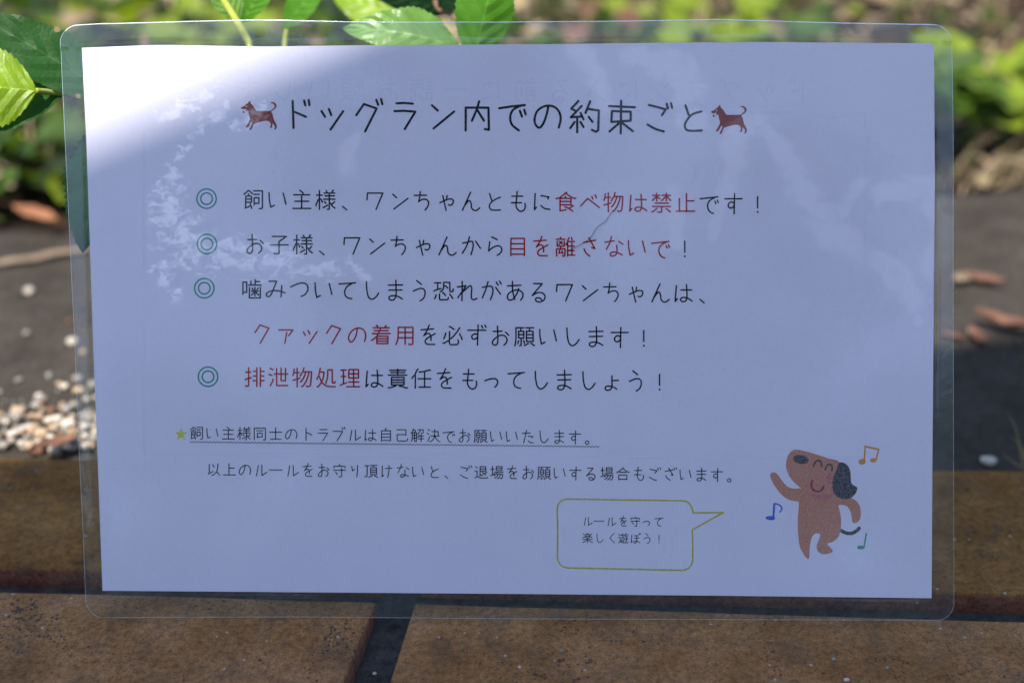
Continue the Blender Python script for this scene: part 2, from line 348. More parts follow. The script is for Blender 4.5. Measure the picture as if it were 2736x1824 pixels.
def simple_rock(name, a, b, scale, bd=0.002, rough=0.9):
    m, nt = mat(name)
    n = noise(nt, scale, 6, 0.7)
    f = noise(nt, scale * 9, 4, 0.7)
    c = ramp(nt, n, [(0.3, a), (0.7, b)])
    g = ramp(nt, f, [(0.3, (0.6, 0.6, 0.6)), (0.7, (1.2, 1.2, 1.2))])
    c = mixc(nt, 0.8, c, g, 'MULTIPLY')
    finish(nt, c, rough, mth(nt, 'ADD', n, mth(nt, 'MULTIPLY', f, 0.3)), bd, 0.04)
    return m


M_MORTAR = simple_rock('dark_mortar', (0.035, 0.034, 0.032), (0.11, 0.105, 0.098), 160, 0.003)
M_KERB = simple_rock('grey_concrete', (0.032, 0.026, 0.021), (0.066, 0.056, 0.046), 26, 0.003)
M_SOIL = simple_rock('dry_soil', (0.008, 0.005, 0.003), (0.085, 0.056, 0.036), 26, 0.02)
M_LAWN = simple_rock('rough_grass', (0.02, 0.03, 0.008), (0.055, 0.07, 0.02), 3, 0.05)
M_WOOD = simple_rock('brown_timber', (0.05, 0.03, 0.018), (0.12, 0.075, 0.045), 12, 0.002)
M_BARK = simple_rock('bark', (0.05, 0.04, 0.028), (0.13, 0.105, 0.075), 30, 0.01)


def flat(name, col, rough=0.8, transl=0.0, tcol=None, spec=0.3, var=0.35, scale=60):
    m, nt = mat(name)
    n = noise(nt, scale, 4, 0.6)
    lo = tuple(x * (1 - var) for x in col)
    hi = tuple(min(1, x * (1 + var)) for x in col)
    c = ramp(nt, n, [(0.3, lo), (0.7, hi)])
    finish(nt, c, rough, n, 0.0008, spec, transl, tcol if tcol else c)
    return m


M_PEB = flat('pale_stone', (0.46, 0.40, 0.32), 0.6, scale=200)
M_PEB2 = flat('grey_stone', (0.24, 0.21, 0.18), 0.7, scale=200)
M_PEB3 = flat('ochre_stone', (0.36, 0.25, 0.15), 0.7, scale=200)
M_DRY = flat('dry_leaf_brown', (0.17, 0.080, 0.050), 0.7, 0.2, (0.24, 0.11, 0.05))
M_ORANGE = flat('dry_leaf_orange', (0.33, 0.14, 0.065), 0.6, 0.3, (0.6, 0.22, 0.05))
M_STRAW = flat('straw', (0.34, 0.26, 0.14), 0.7, 0.2, (0.45, 0.36, 0.18))
M_BEIGE = flat('dead_leaf_beige', (0.26, 0.185, 0.12), 0.8, 0.15, (0.4, 0.3, 0.18))


def leaf_mat(name, col, tcol, veins=True, gloss=0.45, transl=0.35, vein_col=None, nv=7, spec=0.18):
    m, nt = mat(name)
    uv = N(nt, 'ShaderNodeUVMap')
    uv.uv_map = 'UVMap'
    s = N(nt, 'ShaderNodeSeparateXYZ')
    L(nt, uv.outputs[0], s.inputs[0])
    u, v = s.outputs[0], s.outputs[1]
    av = mth(nt, 'ABSOLUTE', mth(nt, 'MULTIPLY', mth(nt, 'SUBTRACT', v, 0.5), 2.0))
    # side veins leave the midrib and sweep towards the tip
    w = mth(nt, 'MULTIPLY', mth(nt, 'SUBTRACT', u, mth(nt, 'MULTIPLY', mth(nt, 'POWER', av, 1.15), 0.24)), nv)
    w = mth(nt, 'ADD', w, mth(nt, 'MULTIPLY', noise(nt, 60, 2), 0.25))
    fr = mth(nt, 'ABSOLUTE', mth(nt, 'SUBTRACT', mth(nt, 'FRACT', w), 0.5))        # 0 on the vein
    side = mth(nt, 'SUBTRACT', 1.0, mth(nt, 'MULTIPLY', fr, 22.0), clamp=True)
    side = mth(nt, 'MULTIPLY', side, mth(nt, 'SUBTRACT', 1.05, av, clamp=True))
    mid = mth(nt, 'SUBTRACT', 1.0, mth(nt, 'MULTIPLY', av, 26.0), clamp=True)
    vein = mth(nt, 'MAXIMUM', mid, mth(nt, 'MULTIPLY', side, 0.75))
    n = noise(nt, 90, 4, 0.6)
    lo = tuple(x * 0.78 for x in col)
    hi = tuple(min(1, x * 1.25) for x in col)
    c = ramp(nt, n, [(0.3, lo), (0.7, hi)])
    vc = vein_col or tuple(min(1, x * 1.9 + 0.03) for x in col)
    if veins:
        c = mixc(nt, mth(nt, 'MULTIPLY', vein, 0.75), c, vc)
    sp = N(nt, 'ShaderNodeTexVoronoi')
    sp.inputs['Scale'].default_value = 130
    L(nt, N(nt, 'ShaderNodeNewGeometry').outputs['Position'], sp.inputs['Vector'])
    sr = N(nt, 'ShaderNodeSeparateColor')
    L(nt, sp.outputs['Color'], sr.inputs[0])
    spot = mth(nt, 'MULTIPLY', mth(nt, 'LESS_THAN', sp.outputs['Distance'], 0.16), mth(nt, 'GREATER_THAN', sr.outputs[0], 0.93))
    c = mixc(nt, mth(nt, 'MULTIPLY', spot, 0.8), c, (0.30, 0.19, 0.09))
    # puffed blade between the veins
    puff = mth(nt, 'MULTIPLY', fr, mth(nt, 'SUBTRACT', 1.0, mth(nt, 'MULTIPLY', av, 0.5)))
    hgt = mth(nt, 'ADD', mth(nt, 'MULTIPLY', puff, 1.0), mth(nt, 'MULTIPLY', noise(nt, 500, 3), 0.18))
    finish(nt, c, gloss, hgt, 0.0011 if veins else 0.0004, spec, transl, tcol)
    return m


M_LEAF_DARK = leaf_mat('leaf_deep_green', (0.016, 0.068, 0.010), (0.04, 0.17, 0.01), vein_col=(0.06, 0.13, 0.04))
M_LEAF_LIME = leaf_mat('leaf_lime', (0.19, 0.30, 0.012), (0.42, 0.58, 0.01), gloss=0.38, spec=0.35)
M_LEAF_MID = leaf_mat('leaf_mid_green', (0.06, 0.17, 0.012), (0.15, 0.38, 0.012))
M_LEAF_PALE = leaf_mat('leaf_pale_green', (0.14, 0.27, 0.045), (0.25, 0.45, 0.03), gloss=0.35, spec=0.5)
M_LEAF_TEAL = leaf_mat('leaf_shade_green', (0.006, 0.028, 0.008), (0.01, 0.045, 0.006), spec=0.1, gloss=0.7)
M_STALK = flat('green_stalk', (0.32, 0.36, 0.06), 0.5, scale=100)
M_TWIG = flat('brown_twig', (0.16, 0.10, 0.06), 0.8, scale=100)
BED = [flat('weed_green', (0.045, 0.088, 0.007), 0.6, 0.35, (0.13, 0.21, 0.006)),
       flat('weed_yellow_green', (0.17, 0.23, 0.014), 0.6, 0.4, (0.40, 0.48, 0.012)),
       flat('weed_dark', (0.012, 0.026, 0.004), 0.7, 0.15, (0.03, 0.055, 0.004)),
       M_STRAW, M_BEIGE, M_DRY]


def ink(name, col, cover=0.93, grain=2600):
    m, nt = mat(name)
    n = noise(nt, grain, 2, 0.5)
    k = mth(nt, 'MULTIPLY', mth(nt, 'SUBTRACT', n, 0.42, clamp=True), 0.9)
    k = mth(nt, 'SUBTRACT', cover, k, clamp=True)
    c = mixc(nt, k, (0.78, 0.75, 0.87), col)
    finish(nt, c, 0.9, spec=0.0)
    return m


INK_BLACK = ink('ink_black', (0.004, 0.005, 0.012), 1.1)
INK_THIN = ink('ink_black_fine', (0.006, 0.007, 0.014), 1.05)
INK_RED = ink('ink_red', (0.37, 0.001, 0.008), 1.15)
INK_TEAL = ink('ink_teal', (0.0, 0.225, 0.185), 1.1)
INK_OLIVE = ink('ink_olive', (0.46, 0.42, 0.01), 1.0, 900)
INK_YELLOW = ink('ink_yellow', (0.55, 0.56, 0.02), 0.98, 900)
INK_GOLD = ink('ink_gold', (0.58, 0.25, 0.005), 1.0)
INK_BLUE = ink('ink_blue', (0.02, 0.08, 0.55), 1.0)
INK_GREEN = ink('ink_green', (0.0, 0.28, 0.13), 1.0)
INK_WINE = ink('ink_wine', (0.26, 0.003, 0.055), 1.0)
INK_SALMON = ink('ink_salmon', (0.47, 0.195, 0.115), 1.0, 3200)
INK_SALMON2 = ink('ink_salmon_deep', (0.42, 0.12, 0.10), 0.97, 3200)
INK_CHAR = ink('ink_charcoal', (0.028, 0.034, 0.035), 0.99, 3200)
INK_BROWN = ink('ink_brown', (0.23, 0.026, 0.012), 1.1, 3000)
INK_WHITE = ink('paper_white_dot', (0.72, 0.73, 0.76), 1.0)
INK_GHOST = ink('show_through', (0.70, 0.675, 0.80), 1.0)

# paper
M_PAPER, nt = mat('white_copy_paper')
pn = noise(nt, 900, 4, 0.7)
pc = ramp(nt, noise(nt, 45, 3, 0.6), [(0.3, (0.765, 0.735, 0.86)), (0.7, (0.795, 0.76, 0.88))])
pc = mixc(nt, 0.5, pc, ramp(nt, pn, [(0.3, (0.94, 0.95, 0.96)), (0.7, (1.03, 1.02, 1.02))]), 'MULTIPLY')
finish(nt, pc, 0.95, mth(nt, 'ADD', mth(nt, 'MULTIPLY', noise(nt, 13, 2, 0.5), 18.0), mth(nt, 'MULTIPLY', pn, 0.6)), 0.00006, 0.05, 0.10, (0.7, 0.7, 0.7))

# plastic film: clear, slightly milky, glossy, with the ripples and scratches of a laminating pouch
M_FILM, nt = mat('laminating_film')
lw = N(nt, 'ShaderNodeLayerWeight')
lw.inputs['Blend'].default_value = 0.5
fres = mth(nt, 'ADD', 0.032, mth(nt, 'MULTIPLY', mth(nt, 'POWER', lw.outputs['Facing'], 5.0), 0.94))
big = noise(nt, 22, 2, 0.5)
ripple = noise(nt, 95, 3, 0.55, dist=0.6)
orange = noise(nt, 420, 2, 0.5)
hgt = mth(nt, 'ADD', mth(nt, 'MULTIPLY', big, 0.16), mth(nt, 'MULTIPLY', ripple, 0.07))
hgt = mth(nt, 'ADD', hgt, mth(nt, 'MULTIPLY', orange, 0.022))
bp = N(nt, 'ShaderNodeBump')
bp.inputs['Distance'].default_value = 0.001
L(nt, hgt, bp.inputs['Height'])
gl = N(nt, 'ShaderNodeBsdfGlossy')
gl.inputs['Roughness'].default_value = 0.035
L(nt, bp.outputs[0], gl.inputs['Normal'])
tr = N(nt, 'ShaderNodeBsdfTransparent')
tr.inputs[0].default_value = (0.955, 0.965, 0.96, 1)
df = N(nt, 'ShaderNodeBsdfDiffuse')
df.inputs[0].default_value = (0.75, 0.78, 0.80, 1)
tl = N(nt, 'ShaderNodeBsdfTranslucent')
tl.inputs[0].default_value = (0.75, 0.78, 0.78, 1)
hz = N(nt, 'ShaderNodeMixShader')
hz.inputs[0].default_value = 0.5
L(nt, df.outputs[0], hz.inputs[1])
L(nt, tl.outputs[0], hz.inputs[2])
speck = ramp(nt, noise(nt, 1300, 2, 0.7), [(0.56, (0, 0, 0)), (0.72, (1, 1, 1))])
m1 = N(nt, 'ShaderNodeMixShader')
L(nt, mth(nt, 'ADD', 0.022, mth(nt, 'MULTIPLY', speck, 0.06)), m1.inputs[0])
L(nt, tr.outputs[0], m1.inputs[1])
L(nt, hz.outputs[0], m1.inputs[2])
# silvery patches: a rough gloss layer added where the two masks and noise allow
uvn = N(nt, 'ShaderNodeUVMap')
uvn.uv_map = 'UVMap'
patch_mask = N(nt, 'ShaderNodeAttribute', attribute_name='silver_patch')
streak_mask = N(nt, 'ShaderNodeAttribute', attribute_name='silver_streak')
field = patch_mask.outputs['Fac']
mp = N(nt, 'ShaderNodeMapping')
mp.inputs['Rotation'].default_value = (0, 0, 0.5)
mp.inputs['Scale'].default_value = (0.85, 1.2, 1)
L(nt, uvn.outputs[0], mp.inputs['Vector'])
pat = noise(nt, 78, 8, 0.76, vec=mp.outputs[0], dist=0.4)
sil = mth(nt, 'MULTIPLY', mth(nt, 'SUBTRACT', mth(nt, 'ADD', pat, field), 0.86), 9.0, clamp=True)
soft = mth(nt, 'MULTIPLY', mth(nt, 'SUBTRACT', mth(nt, 'ADD', mth(nt, 'MULTIPLY', noise(nt, 44, 7, 0.7, vec=mp.outputs[0], dist=0.5), 0.95), streak_mask.outputs['Fac']), 0.97), 7.0, clamp=True)
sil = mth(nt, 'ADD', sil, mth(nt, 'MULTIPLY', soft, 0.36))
patch_gloss = N(nt, 'ShaderNodeBsdfGlossy')
patch_gloss.inputs['Roughness'].default_value = 0.30
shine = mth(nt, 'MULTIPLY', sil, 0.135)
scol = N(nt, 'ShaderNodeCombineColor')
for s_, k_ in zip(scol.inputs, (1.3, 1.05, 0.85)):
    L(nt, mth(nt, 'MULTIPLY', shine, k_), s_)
L(nt, scol.outputs[0], patch_gloss.inputs[0])
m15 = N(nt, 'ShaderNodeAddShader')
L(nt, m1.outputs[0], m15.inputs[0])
L(nt, patch_gloss.outputs[0], m15.inputs[1])
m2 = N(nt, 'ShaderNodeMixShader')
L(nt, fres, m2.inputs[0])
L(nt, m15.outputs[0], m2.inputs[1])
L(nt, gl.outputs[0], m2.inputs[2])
o_ = N(nt, 'ShaderNodeOutputMaterial')
L(nt, m2.outputs[0], o_.inputs[0])

M_RIM, nt = mat('film_rim_glint')  # pale rim mix; a band on the front face carries the painted edge glint
tr = N(nt, 'ShaderNodeBsdfTransparent')
gl = N(nt, 'ShaderNodeBsdfGlossy')
gl.inputs['Roughness'].default_value = 0.25
df = N(nt, 'ShaderNodeBsdfDiffuse')
df.inputs[0].default_value = (0.7, 0.78, 0.8, 1)
glint = ramp(nt, noise(nt, 900, 2, 0.8), [(0.50, (0.99, 0.99, 0.99)), (0.70, (0.55, 0.55, 0.55))])
a_ = N(nt, 'ShaderNodeMixShader')
a_.inputs[0].default_value = 0.5
b_ = N(nt, 'ShaderNodeMixShader')
L(nt, glint, b_.inputs[0])
L(nt, df.outputs[0], a_.inputs[1])
L(nt, gl.outputs[0], a_.inputs[2])
L(nt, tr.outputs[0], b_.inputs[1])
L(nt, a_.outputs[0], b_.inputs[2])
o_ = N(nt, 'ShaderNodeOutputMaterial')
L(nt, b_.outputs[0], o_.inputs[0])


# ------------------------------------------------------------------ objects
def obj(name, verts, faces, mats, parent=None, mi=None, smooth=False, uv=None):
    me = bpy.data.meshes.new(name)
    me.from_pydata([tuple(v) for v in verts], [], faces)
    if not isinstance(mats, (list, tuple)):
        mats = [mats]
    for m in mats:
        me.materials.append(m)
    if mi is not None:
        me.polygons.foreach_set('material_index', mi)
    if smooth:
        me.polygons.foreach_set('use_smooth', [True] * len(faces))
    if uv is not None:
        ul = me.uv_layers.new(name='UVMap')
        for i, lp in enumerate(me.loops):
            ul.data[i].uv = uv[lp.vertex_index]
    me.update()
    o = bpy.data.objects.new(name, me)
    COL.objects.link(o)
    if parent:
        o.parent = parent
        o.matrix_parent_inverse = Matrix.Translation(-parent.location)
    return o


def thing(name, label, cat, loc=(0, 0, 0), group=None):
    o = bpy.data.objects.new(name, None)
    o.location = loc
    o.empty_display_size = 0.02
    COL.objects.link(o)
    tag(o, label, cat, group)
    return o


def tag(o, label, cat, group=None):
    o['label'] = label
    o['category'] = cat
    if group:
        o['group'] = group
    return o


def structure(o):
    o['kind'] = 'structure'
    return o


def stuff(o, label, cat):
    o['kind'] = 'stuff'
    o['label'] = label
    o['category'] = cat
    return o


def poly_interp(pts, t):
    """point at fraction t of a polyline (by its own parameter, first coordinate of each entry)"""
    for (a, p, q), (b, r, s) in zip(pts, pts[1:]):
        if t <= b:
            k = (t - a) / (b - a)
            return (p + (r - p) * k, q + (s - q) * k)
    return pts[-1][1:]


def param(pts):
    d = [0]
    for (a, b), (c, e) in zip(pts, pts[1:]):
        d.append(d[-1] + math.hypot(c - a, e - b))
    return [(x / d[-1], *p) for x, p in zip(d, pts)]


def catmull(P, n=5, closed=False):
    out = []
    m = len(P)
    rng = range(m if closed else m - 1)
    for i in rng:
        if closed:
            p0, p1, p2, p3 = P[i - 1], P[i], P[(i + 1) % m], P[(i + 2) % m]
        else:
            p0, p1, p2, p3 = P[max(i - 1, 0)], P[i], P[i + 1], P[min(i + 2, m - 1)]
        for k in range(n):
            t = k / n
            out.append(tuple(0.5 * (2 * b + (c - a) * t + (2 * a - 5 * b + 4 * c - d) * t * t + (3 * b - a - 3 * c + d) * t ** 3)
                             for a, b, c, d in zip(p0, p1, p2, p3)))
    if not closed:
        out.append(tuple(P[-1]))
    return out


# ================================================================== GROUND
# soil out to the horizon, the concrete strip, the mortar bed and its tiles
def sheet_obj(name, x0, x1, y0, y1, z, m, nx=1, ny=1, amp=0.0, parent=None):
    vs, fs = [], []
    for j in range(ny + 1):
        for i in range(nx + 1):
            x = x0 + (x1 - x0) * i / nx
            y = y0 + (y1 - y0) * j / ny
            edge = i in (0, nx) or j in (0, ny)
            dz = 0 if edge else amp * (math.sin(x * 31 + y * 17) + math.sin(x * 13 - y * 41) + random.uniform(-1, 1)) / 2
            vs.append((x, y, z + dz))
    for j in range(ny):
        for i in range(nx):
            a = j * (nx + 1) + i
            fs.append((a, a + 1, a + nx + 2, a + nx + 1))
    return obj(name, vs, fs, m, parent, smooth=True)


structure(sheet_obj('ground', -120, 120, -120, 120, -0.075, M_LAWN))
structure(sheet_obj('soil', -2.4, 2.4, 0.66, 3.2, -0.030, M_SOIL, 120, 70, 0.008))

# concrete strip behind the tiles
kb0, kb1 = ground(0, 1223, 0), ground(2736, 1260, 0)
row_dir = (kb1 - kb0).normalized()
mid0 = (kb0 + kb1) / 2
f0, f1 = ground(0, 600, -0.016), ground(2736, 490, -0.016)
A = mid0 - row_dir * 2.2
B = mid0 + row_dir * 2.2
fd = (f1 - f0).normalized()
fm = (f0 + f1) / 2
Cc = fm + fd * 2.2
Dd = fm - fd * 2.2
kv, kf = [], []
NX, NY = 160, 16
for j in range(NY + 1):
    for i in range(NX + 1):
        p = (A.lerp(B, i / NX)).lerp(Dd.lerp(Cc, i / NX), j / NY)
        edge_y = 0
        if j == NY:
            edge_y = random.uniform(-0.007, 0.007)
        kv.append((p.x, p.y + 0.001 + edge_y, -0.016 + random.uniform(-0.0004, 0.0004) - (0.006 if j == NY else 0)))
n0 = len(kv)
for j in range(NY):
    for i in range(NX):
        a = j * (NX + 1) + i
        kf.append((a, a + 1, a + NX + 2, a + NX + 1))
for i in range(NX + 1):
    x, y, z = kv[NY * (NX + 1) + i]
    kv.append((x, y + 0.002, -0.07))
for i in range(NX):
    a = NY * (NX + 1) + i
    kf.append((a, a + 1, n0 + i + 1, n0 + i))
structure(obj('concrete_kerb', kv, kf, M_KERB, smooth=True))

# mortar bed under the tiles
paving = structure(obj('terrace_paving',
                       [(-2.2, -2.5, -0.0080), (2.2, -2.5, -0.0080), (mid0 + row_dir * 2.2 - Vector((0, 0.003, 0.0080)))[:],
                        (mid0 - row_dir * 2.2 - Vector((0, 0.003, 0.0080)))[:],
                        (-2.2, -2.5, -0.07), (2.2, -2.5, -0.07), (mid0 + row_dir * 2.2 - Vector((0, 0.003, 0.07)))[:],
                        (mid0 - row_dir * 2.2 - Vector((0, 0.003, 0.07)))[:]],
                       [(0, 1, 2, 3), (3, 2, 6, 7), (0, 4, 5, 1), (1, 5, 6, 2), (0, 3, 7, 4)], M_MORTAR))


def tile(poly, m, dz=0.0, name='tile', r=0.0022, wob=0.0004):
    """clay tile from its four top corners (counter-clockwise), with rounded arrises"""
    bm = bmesh.new()
    cx = sum((p for p in poly), Vector()) / 4
    top = []
    n = 10
    ring = []
    for a, b in zip(poly, poly[1:] + poly[:1]):
        for k in range(n):
            ring.append(a.lerp(b, k / n))

    def ringv(inset, z, w):
        out = []
        for p in ring:
            d = Vector((cx.x - p.x, cx.y - p.y, 0))
            # inset per side: move toward the centre along both tile axes
            q = p + d.normalized() * inset
            out.append(bm.verts.new((q.x + random.uniform(-w, w), q.y + random.uniform(-w, w), z + dz)))
        return out
    rings = [ringv(0, -0.012, 0)]
    rings.append(ringv(0, -r, wob))
    rings.append(ringv(r * 0.35, -r * 0.35, wob))
    rings.append(ringv(r * 1.1, 0.0, wob * 0.5))
    for q, (a, b) in enumerate(zip(rings, rings[1:])):
        for i in range(len(a)):
            j = (i + 1) % len(a)
            f = bm.faces.new((a[i], a[j], b[j], b[i]))
            f.smooth = True
            if q <= 1:
                f.material_index = 1
    bm.faces.new(rings[-1])
    me = bpy.data.meshes.new(name)
    bm.to_mesh(me)
    bm.free()
    me.materials.append(m)
    me.materials.append(M_SIDE)
    o = bpy.data.objects.new(name, me)
    COL.objects.link(o)
    o.parent = paving
    return o


def inter(p, d, q, e):
    k = ((q.x - p.x) * e.y - (q.y - p.y) * e.x) / (d.x * e.y - d.y * e.x)
    return p + d * k


# lines of the laying pattern on the ground
N0, N1 = ground(0, 1575), ground(2736, 1652)           # front edge of the joint = back edge of the near row
F0, F1 = ground(0, 1521), ground(2736, 1595)           # front edge of the far row
E0, E1 = kb0, kb1                                      # back edge of the far row
JL0, JL1 = ground(929, 1824), ground(987, 1650)        # left side of the cross joint
JR0, JR1 = ground(1029, 1824), ground(1092, 1650)      # right side
nd, ed, fdd = (N1 - N0).normalized(), (E1 - E0).normalized(), (F1 - F0).normalized()
jd = ((JL1 - JL0).normalized() + (JR1 - JR0).normalized()).normalized()
back = -jd
PITCHX = 0.312
for c in range(-5, 6):
    # left and right edge of this tile: start at the cross joint and step along the row
    l0 = JR1 + nd * (PITCHX * c)
    r0 = JL1 + nd * (PITCHX * (c + 1))
    a = inter(l0, jd, N0, nd)
    b = inter(r0, jd, N0, nd)
    for k in range(0, 6):
        s0 = 0.0 if k == 0 else PITCHX * k
        s1 = PITCHX * (k + 1) - 0.012
        tile([a + back * s1, b + back * s1, b + back * s0, a + back * s0], M_TILE, random.uniform(-0.0003, 0.0003))
    # far edge row
    a1 = inter(l0, jd, F0, fdd)
    b1 = inter(r0, jd, F0, fdd)
    a2 = inter(l0, jd, E0, ed)
    b2 = inter(r0, jd, E0, ed)
    tile([a1, b1, b2, a2], M_TILE2, 0.0006, 'edge_tile', r=0.0018)


# ================================================================== SIGN
sign = thing('laminated_sign', 'laminated white notice with Japanese dog run rules leaning upright on the clay tiles', 'sign',
             on_sheet(1370, 1640))

film_top = param([(162, 70), (259, 64), (506, 56.5), (685, 53.5), (925, 58), (1329, 59.5), (1920, 52.5), (2183, 59), (2488, 66), (2542, 69)])
film_bot = param([(231, 1648), (270, 1649), (800, 1647), (1370, 1652), (1900, 1654), (2521, 1656), (2549, 1656)])
film_left = param([(162, 70), (162, 113), (166, 208), (178, 460), (199, 900), (211, 1200), (221, 1400), (231, 1648)])
film_right = param([(2542, 69), (2543, 110), (2547, 368), (2547, 900), (2549, 1600), (2549, 1656)])
pap_top = param([(219, 128.5), (423, 120.5), (700, 125), (925, 122), (1500, 118), (2000, 112.5), (2495, 116.5)])
pap_bot = param([(274, 1577), (800, 1581), (1370, 1585.5), (1900, 1590), (2489, 1597)])
pap_left = param([(219, 128.5), (231, 380), (241, 671), (251, 970), (262, 1250), (274, 1577)])
pap_right = param([(2495, 116.5), (2498, 470), (2495, 780), (2491, 1250), (2489, 1597)])


def coons(T, Bt, Lf, Rg, s, t):
    a = poly_interp(T, s)
    b = poly_interp(Bt, s)
    c = poly_interp(Lf, t)
    d = poly_interp(Rg, t)
    p00, p10, p01, p11 = T[0][1:], T[-1][1:], Bt[0][1:], Bt[-1][1:]
    return tuple((1 - t) * a[i] + t * b[i] + (1 - s) * c[i] + s * d[i]
                 - ((1 - s) * (1 - t) * p00[i] + s * (1 - t) * p10[i] + (1 - s) * t * p01[i] + s * t * p11[i]) for i in (0, 1))


def smoothstep(a, b, x):
    x = max(0, min(1, (x - a) / (b - a)))
    return x * x * (3 - 2 * x)


# the pouch: front and back film as one closed thin shell, pressed together outside the paper
GX, GY = 190, 130
RAD = 46.0
fv, fuv = [], []
gridp = {}
for j in range(GY + 1):
    for i in range(GX + 1):
        s, t = i / GX, j / GY
        # finer rows near the borders
        s = 0.5 - 0.5 * math.cos(math.pi * s)
        t = 0.5 - 0.5 * math.cos(math.pi * t)
        p = coons(film_top, film_bot, film_left, film_right, s, t)
        W, H = 2384, 1586
        dx = min(s, 1 - s) * W
        dy = min(t, 1 - t) * H
        x, y = p
        if dx < RAD and dy < RAD:
            ux, uy = RAD - dx, RAD - dy
            # square corner -> round corner
            r = math.hypot(ux, uy)
            mx = max(ux, uy)
            if r > 0:
                k = mx / r
                sx = 1 if s > 0.5 else -1
                sy = 1 if t > 0.5 else -1
                x += sx * (ux * k - ux)
                y += sy * (uy * k - uy)
        gridp[(i, j)] = (x, y)
for side in (0, 1):
    for j in range(GY + 1):
        for i in range(GX + 1):
            x, y = gridp[(i, j)]
            # distance outside the paper, px
            l = poly_interp(pap_left, max(0, min(1, (y - 128) / 1449)))[0]
            r = poly_interp(pap_right, max(0, min(1, (y - 116) / 1481)))[0]
            tt = poly_interp(pap_top, max(0, min(1, (x - 219) / 2276)))[1]
            bb = poly_interp(pap_bot, max(0, min(1, (x - 274) / 2215)))[1]
            o = max(l - x, x - r, tt - y, y - bb)
            th = 0.00032 - 0.00020 * smoothstep(0, 16, o)
            wave = 0.0
            if y < tt:
                wave = 0.0004 * math.sin(x / 95.0) * smoothstep(0, 60, o) + 0.00005 * math.sin(x / 13.0) * smoothstep(0, 20, o)
                wave += 0.00028 * math.exp(-((o - 9) / 4.0) ** 2)
            if x > r:
                wave += 0.00022 * math.exp(-((o - 8) / 4.0) ** 2)
            lift = wave + (th if side == 0 else -th)
            fv.append(on_sheet(x, y, lift))
            fuv.append((x / 2736, y / 2736))
ff, fmi = [], []
NV = (GX + 1) * (GY + 1)
def near_rim(i, j):
    s = 0.5 - 0.5 * math.cos(math.pi * (i + 0.5) / GX)
    t = 0.5 - 0.5 * math.cos(math.pi * (j + 0.5) / GY)
    dx, dy = min(s, 1 - s) * 2384, min(t, 1 - t) * 1586
    return (dy if t < 0.5 else dy * 2.2) < 2.0 or dx < 1.0


for j in range(GY):
    for i in range(GX):
        a = j * (GX + 1) + i
        k = 1 if near_rim(i, j) else 0
        ff.append((a, a + GX + 1, a + GX + 2, a + 1))
        fmi.append(k)
        a += NV
        ff.append((a, a + 1, a + GX + 2, a + GX + 1))
        fmi.append(0)
rim = [(i, 0) for i in range(GX)] + [(GX, j) for j in range(GY)] + [(i, GY) for i in range(GX, 0, -1)] + [(0, j) for j in range(GY, 0, -1)]
idx = [j * (GX + 1) + i for i, j in rim]
for a, b in zip(idx, idx[1:] + idx[:1]):
    ff.append((a, b, b + NV, a + NV))
    fmi.append(1)
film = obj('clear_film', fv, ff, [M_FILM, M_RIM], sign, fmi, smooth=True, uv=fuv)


def chain(x, y, pts):
    """how deep (1 = centre line) a spot lies inside a silvery streak given as x, y, radius"""
    best = 0.0
    for (a, b, ra), (c, d, rb) in zip(pts, pts[1:]):
        L2 = (c - a) ** 2 + (d - b) ** 2
        k = max(0, min(1, ((x - a) * (c - a) + (y - b) * (d - b)) / L2))
        dist = math.hypot(x - a - k * (c - a), y - b - k * (d - b))
        best = max(best, 1 - dist / ((ra + (rb - ra) * k) * 1.5))
    return best


# centre lines and radii of the silvery patches and streaks
PATCHES = [[(610, 280, 40), (540, 340, 30), (470, 430, 30), (450, 500, 70), (460, 590, 120), (520, 660, 130), (640, 690, 100), (760, 700, 80), (900, 730, 50)],
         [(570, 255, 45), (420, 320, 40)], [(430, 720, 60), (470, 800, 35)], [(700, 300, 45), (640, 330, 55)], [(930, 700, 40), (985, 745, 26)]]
STREAKS = [[(965, 350, 14), (925, 410, 36), (925, 450, 38)], [(1540, 130, 50), (1600, 210, 60), (1615, 300, 30)],
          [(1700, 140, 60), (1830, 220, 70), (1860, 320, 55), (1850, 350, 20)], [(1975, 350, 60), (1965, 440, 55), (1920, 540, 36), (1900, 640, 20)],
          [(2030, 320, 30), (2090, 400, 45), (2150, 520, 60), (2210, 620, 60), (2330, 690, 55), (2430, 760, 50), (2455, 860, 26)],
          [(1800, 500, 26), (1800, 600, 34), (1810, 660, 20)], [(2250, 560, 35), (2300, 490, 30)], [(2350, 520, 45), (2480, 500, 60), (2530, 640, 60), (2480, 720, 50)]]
la = film.data.attributes.new('silver_patch', 'FLOAT', 'POINT')
lb = film.data.attributes.new('silver_streak', 'FLOAT', 'POINT')
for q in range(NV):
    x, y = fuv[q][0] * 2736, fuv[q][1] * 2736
    la.data[q].value = 0.445 * max(0.0, max(chain(x, y, c) for c in PATCHES)) ** 0.6
    lb.data[q].value = 0.72 * max(0.0, max(chain(x, y, c) for c in STREAKS)) ** 0.5

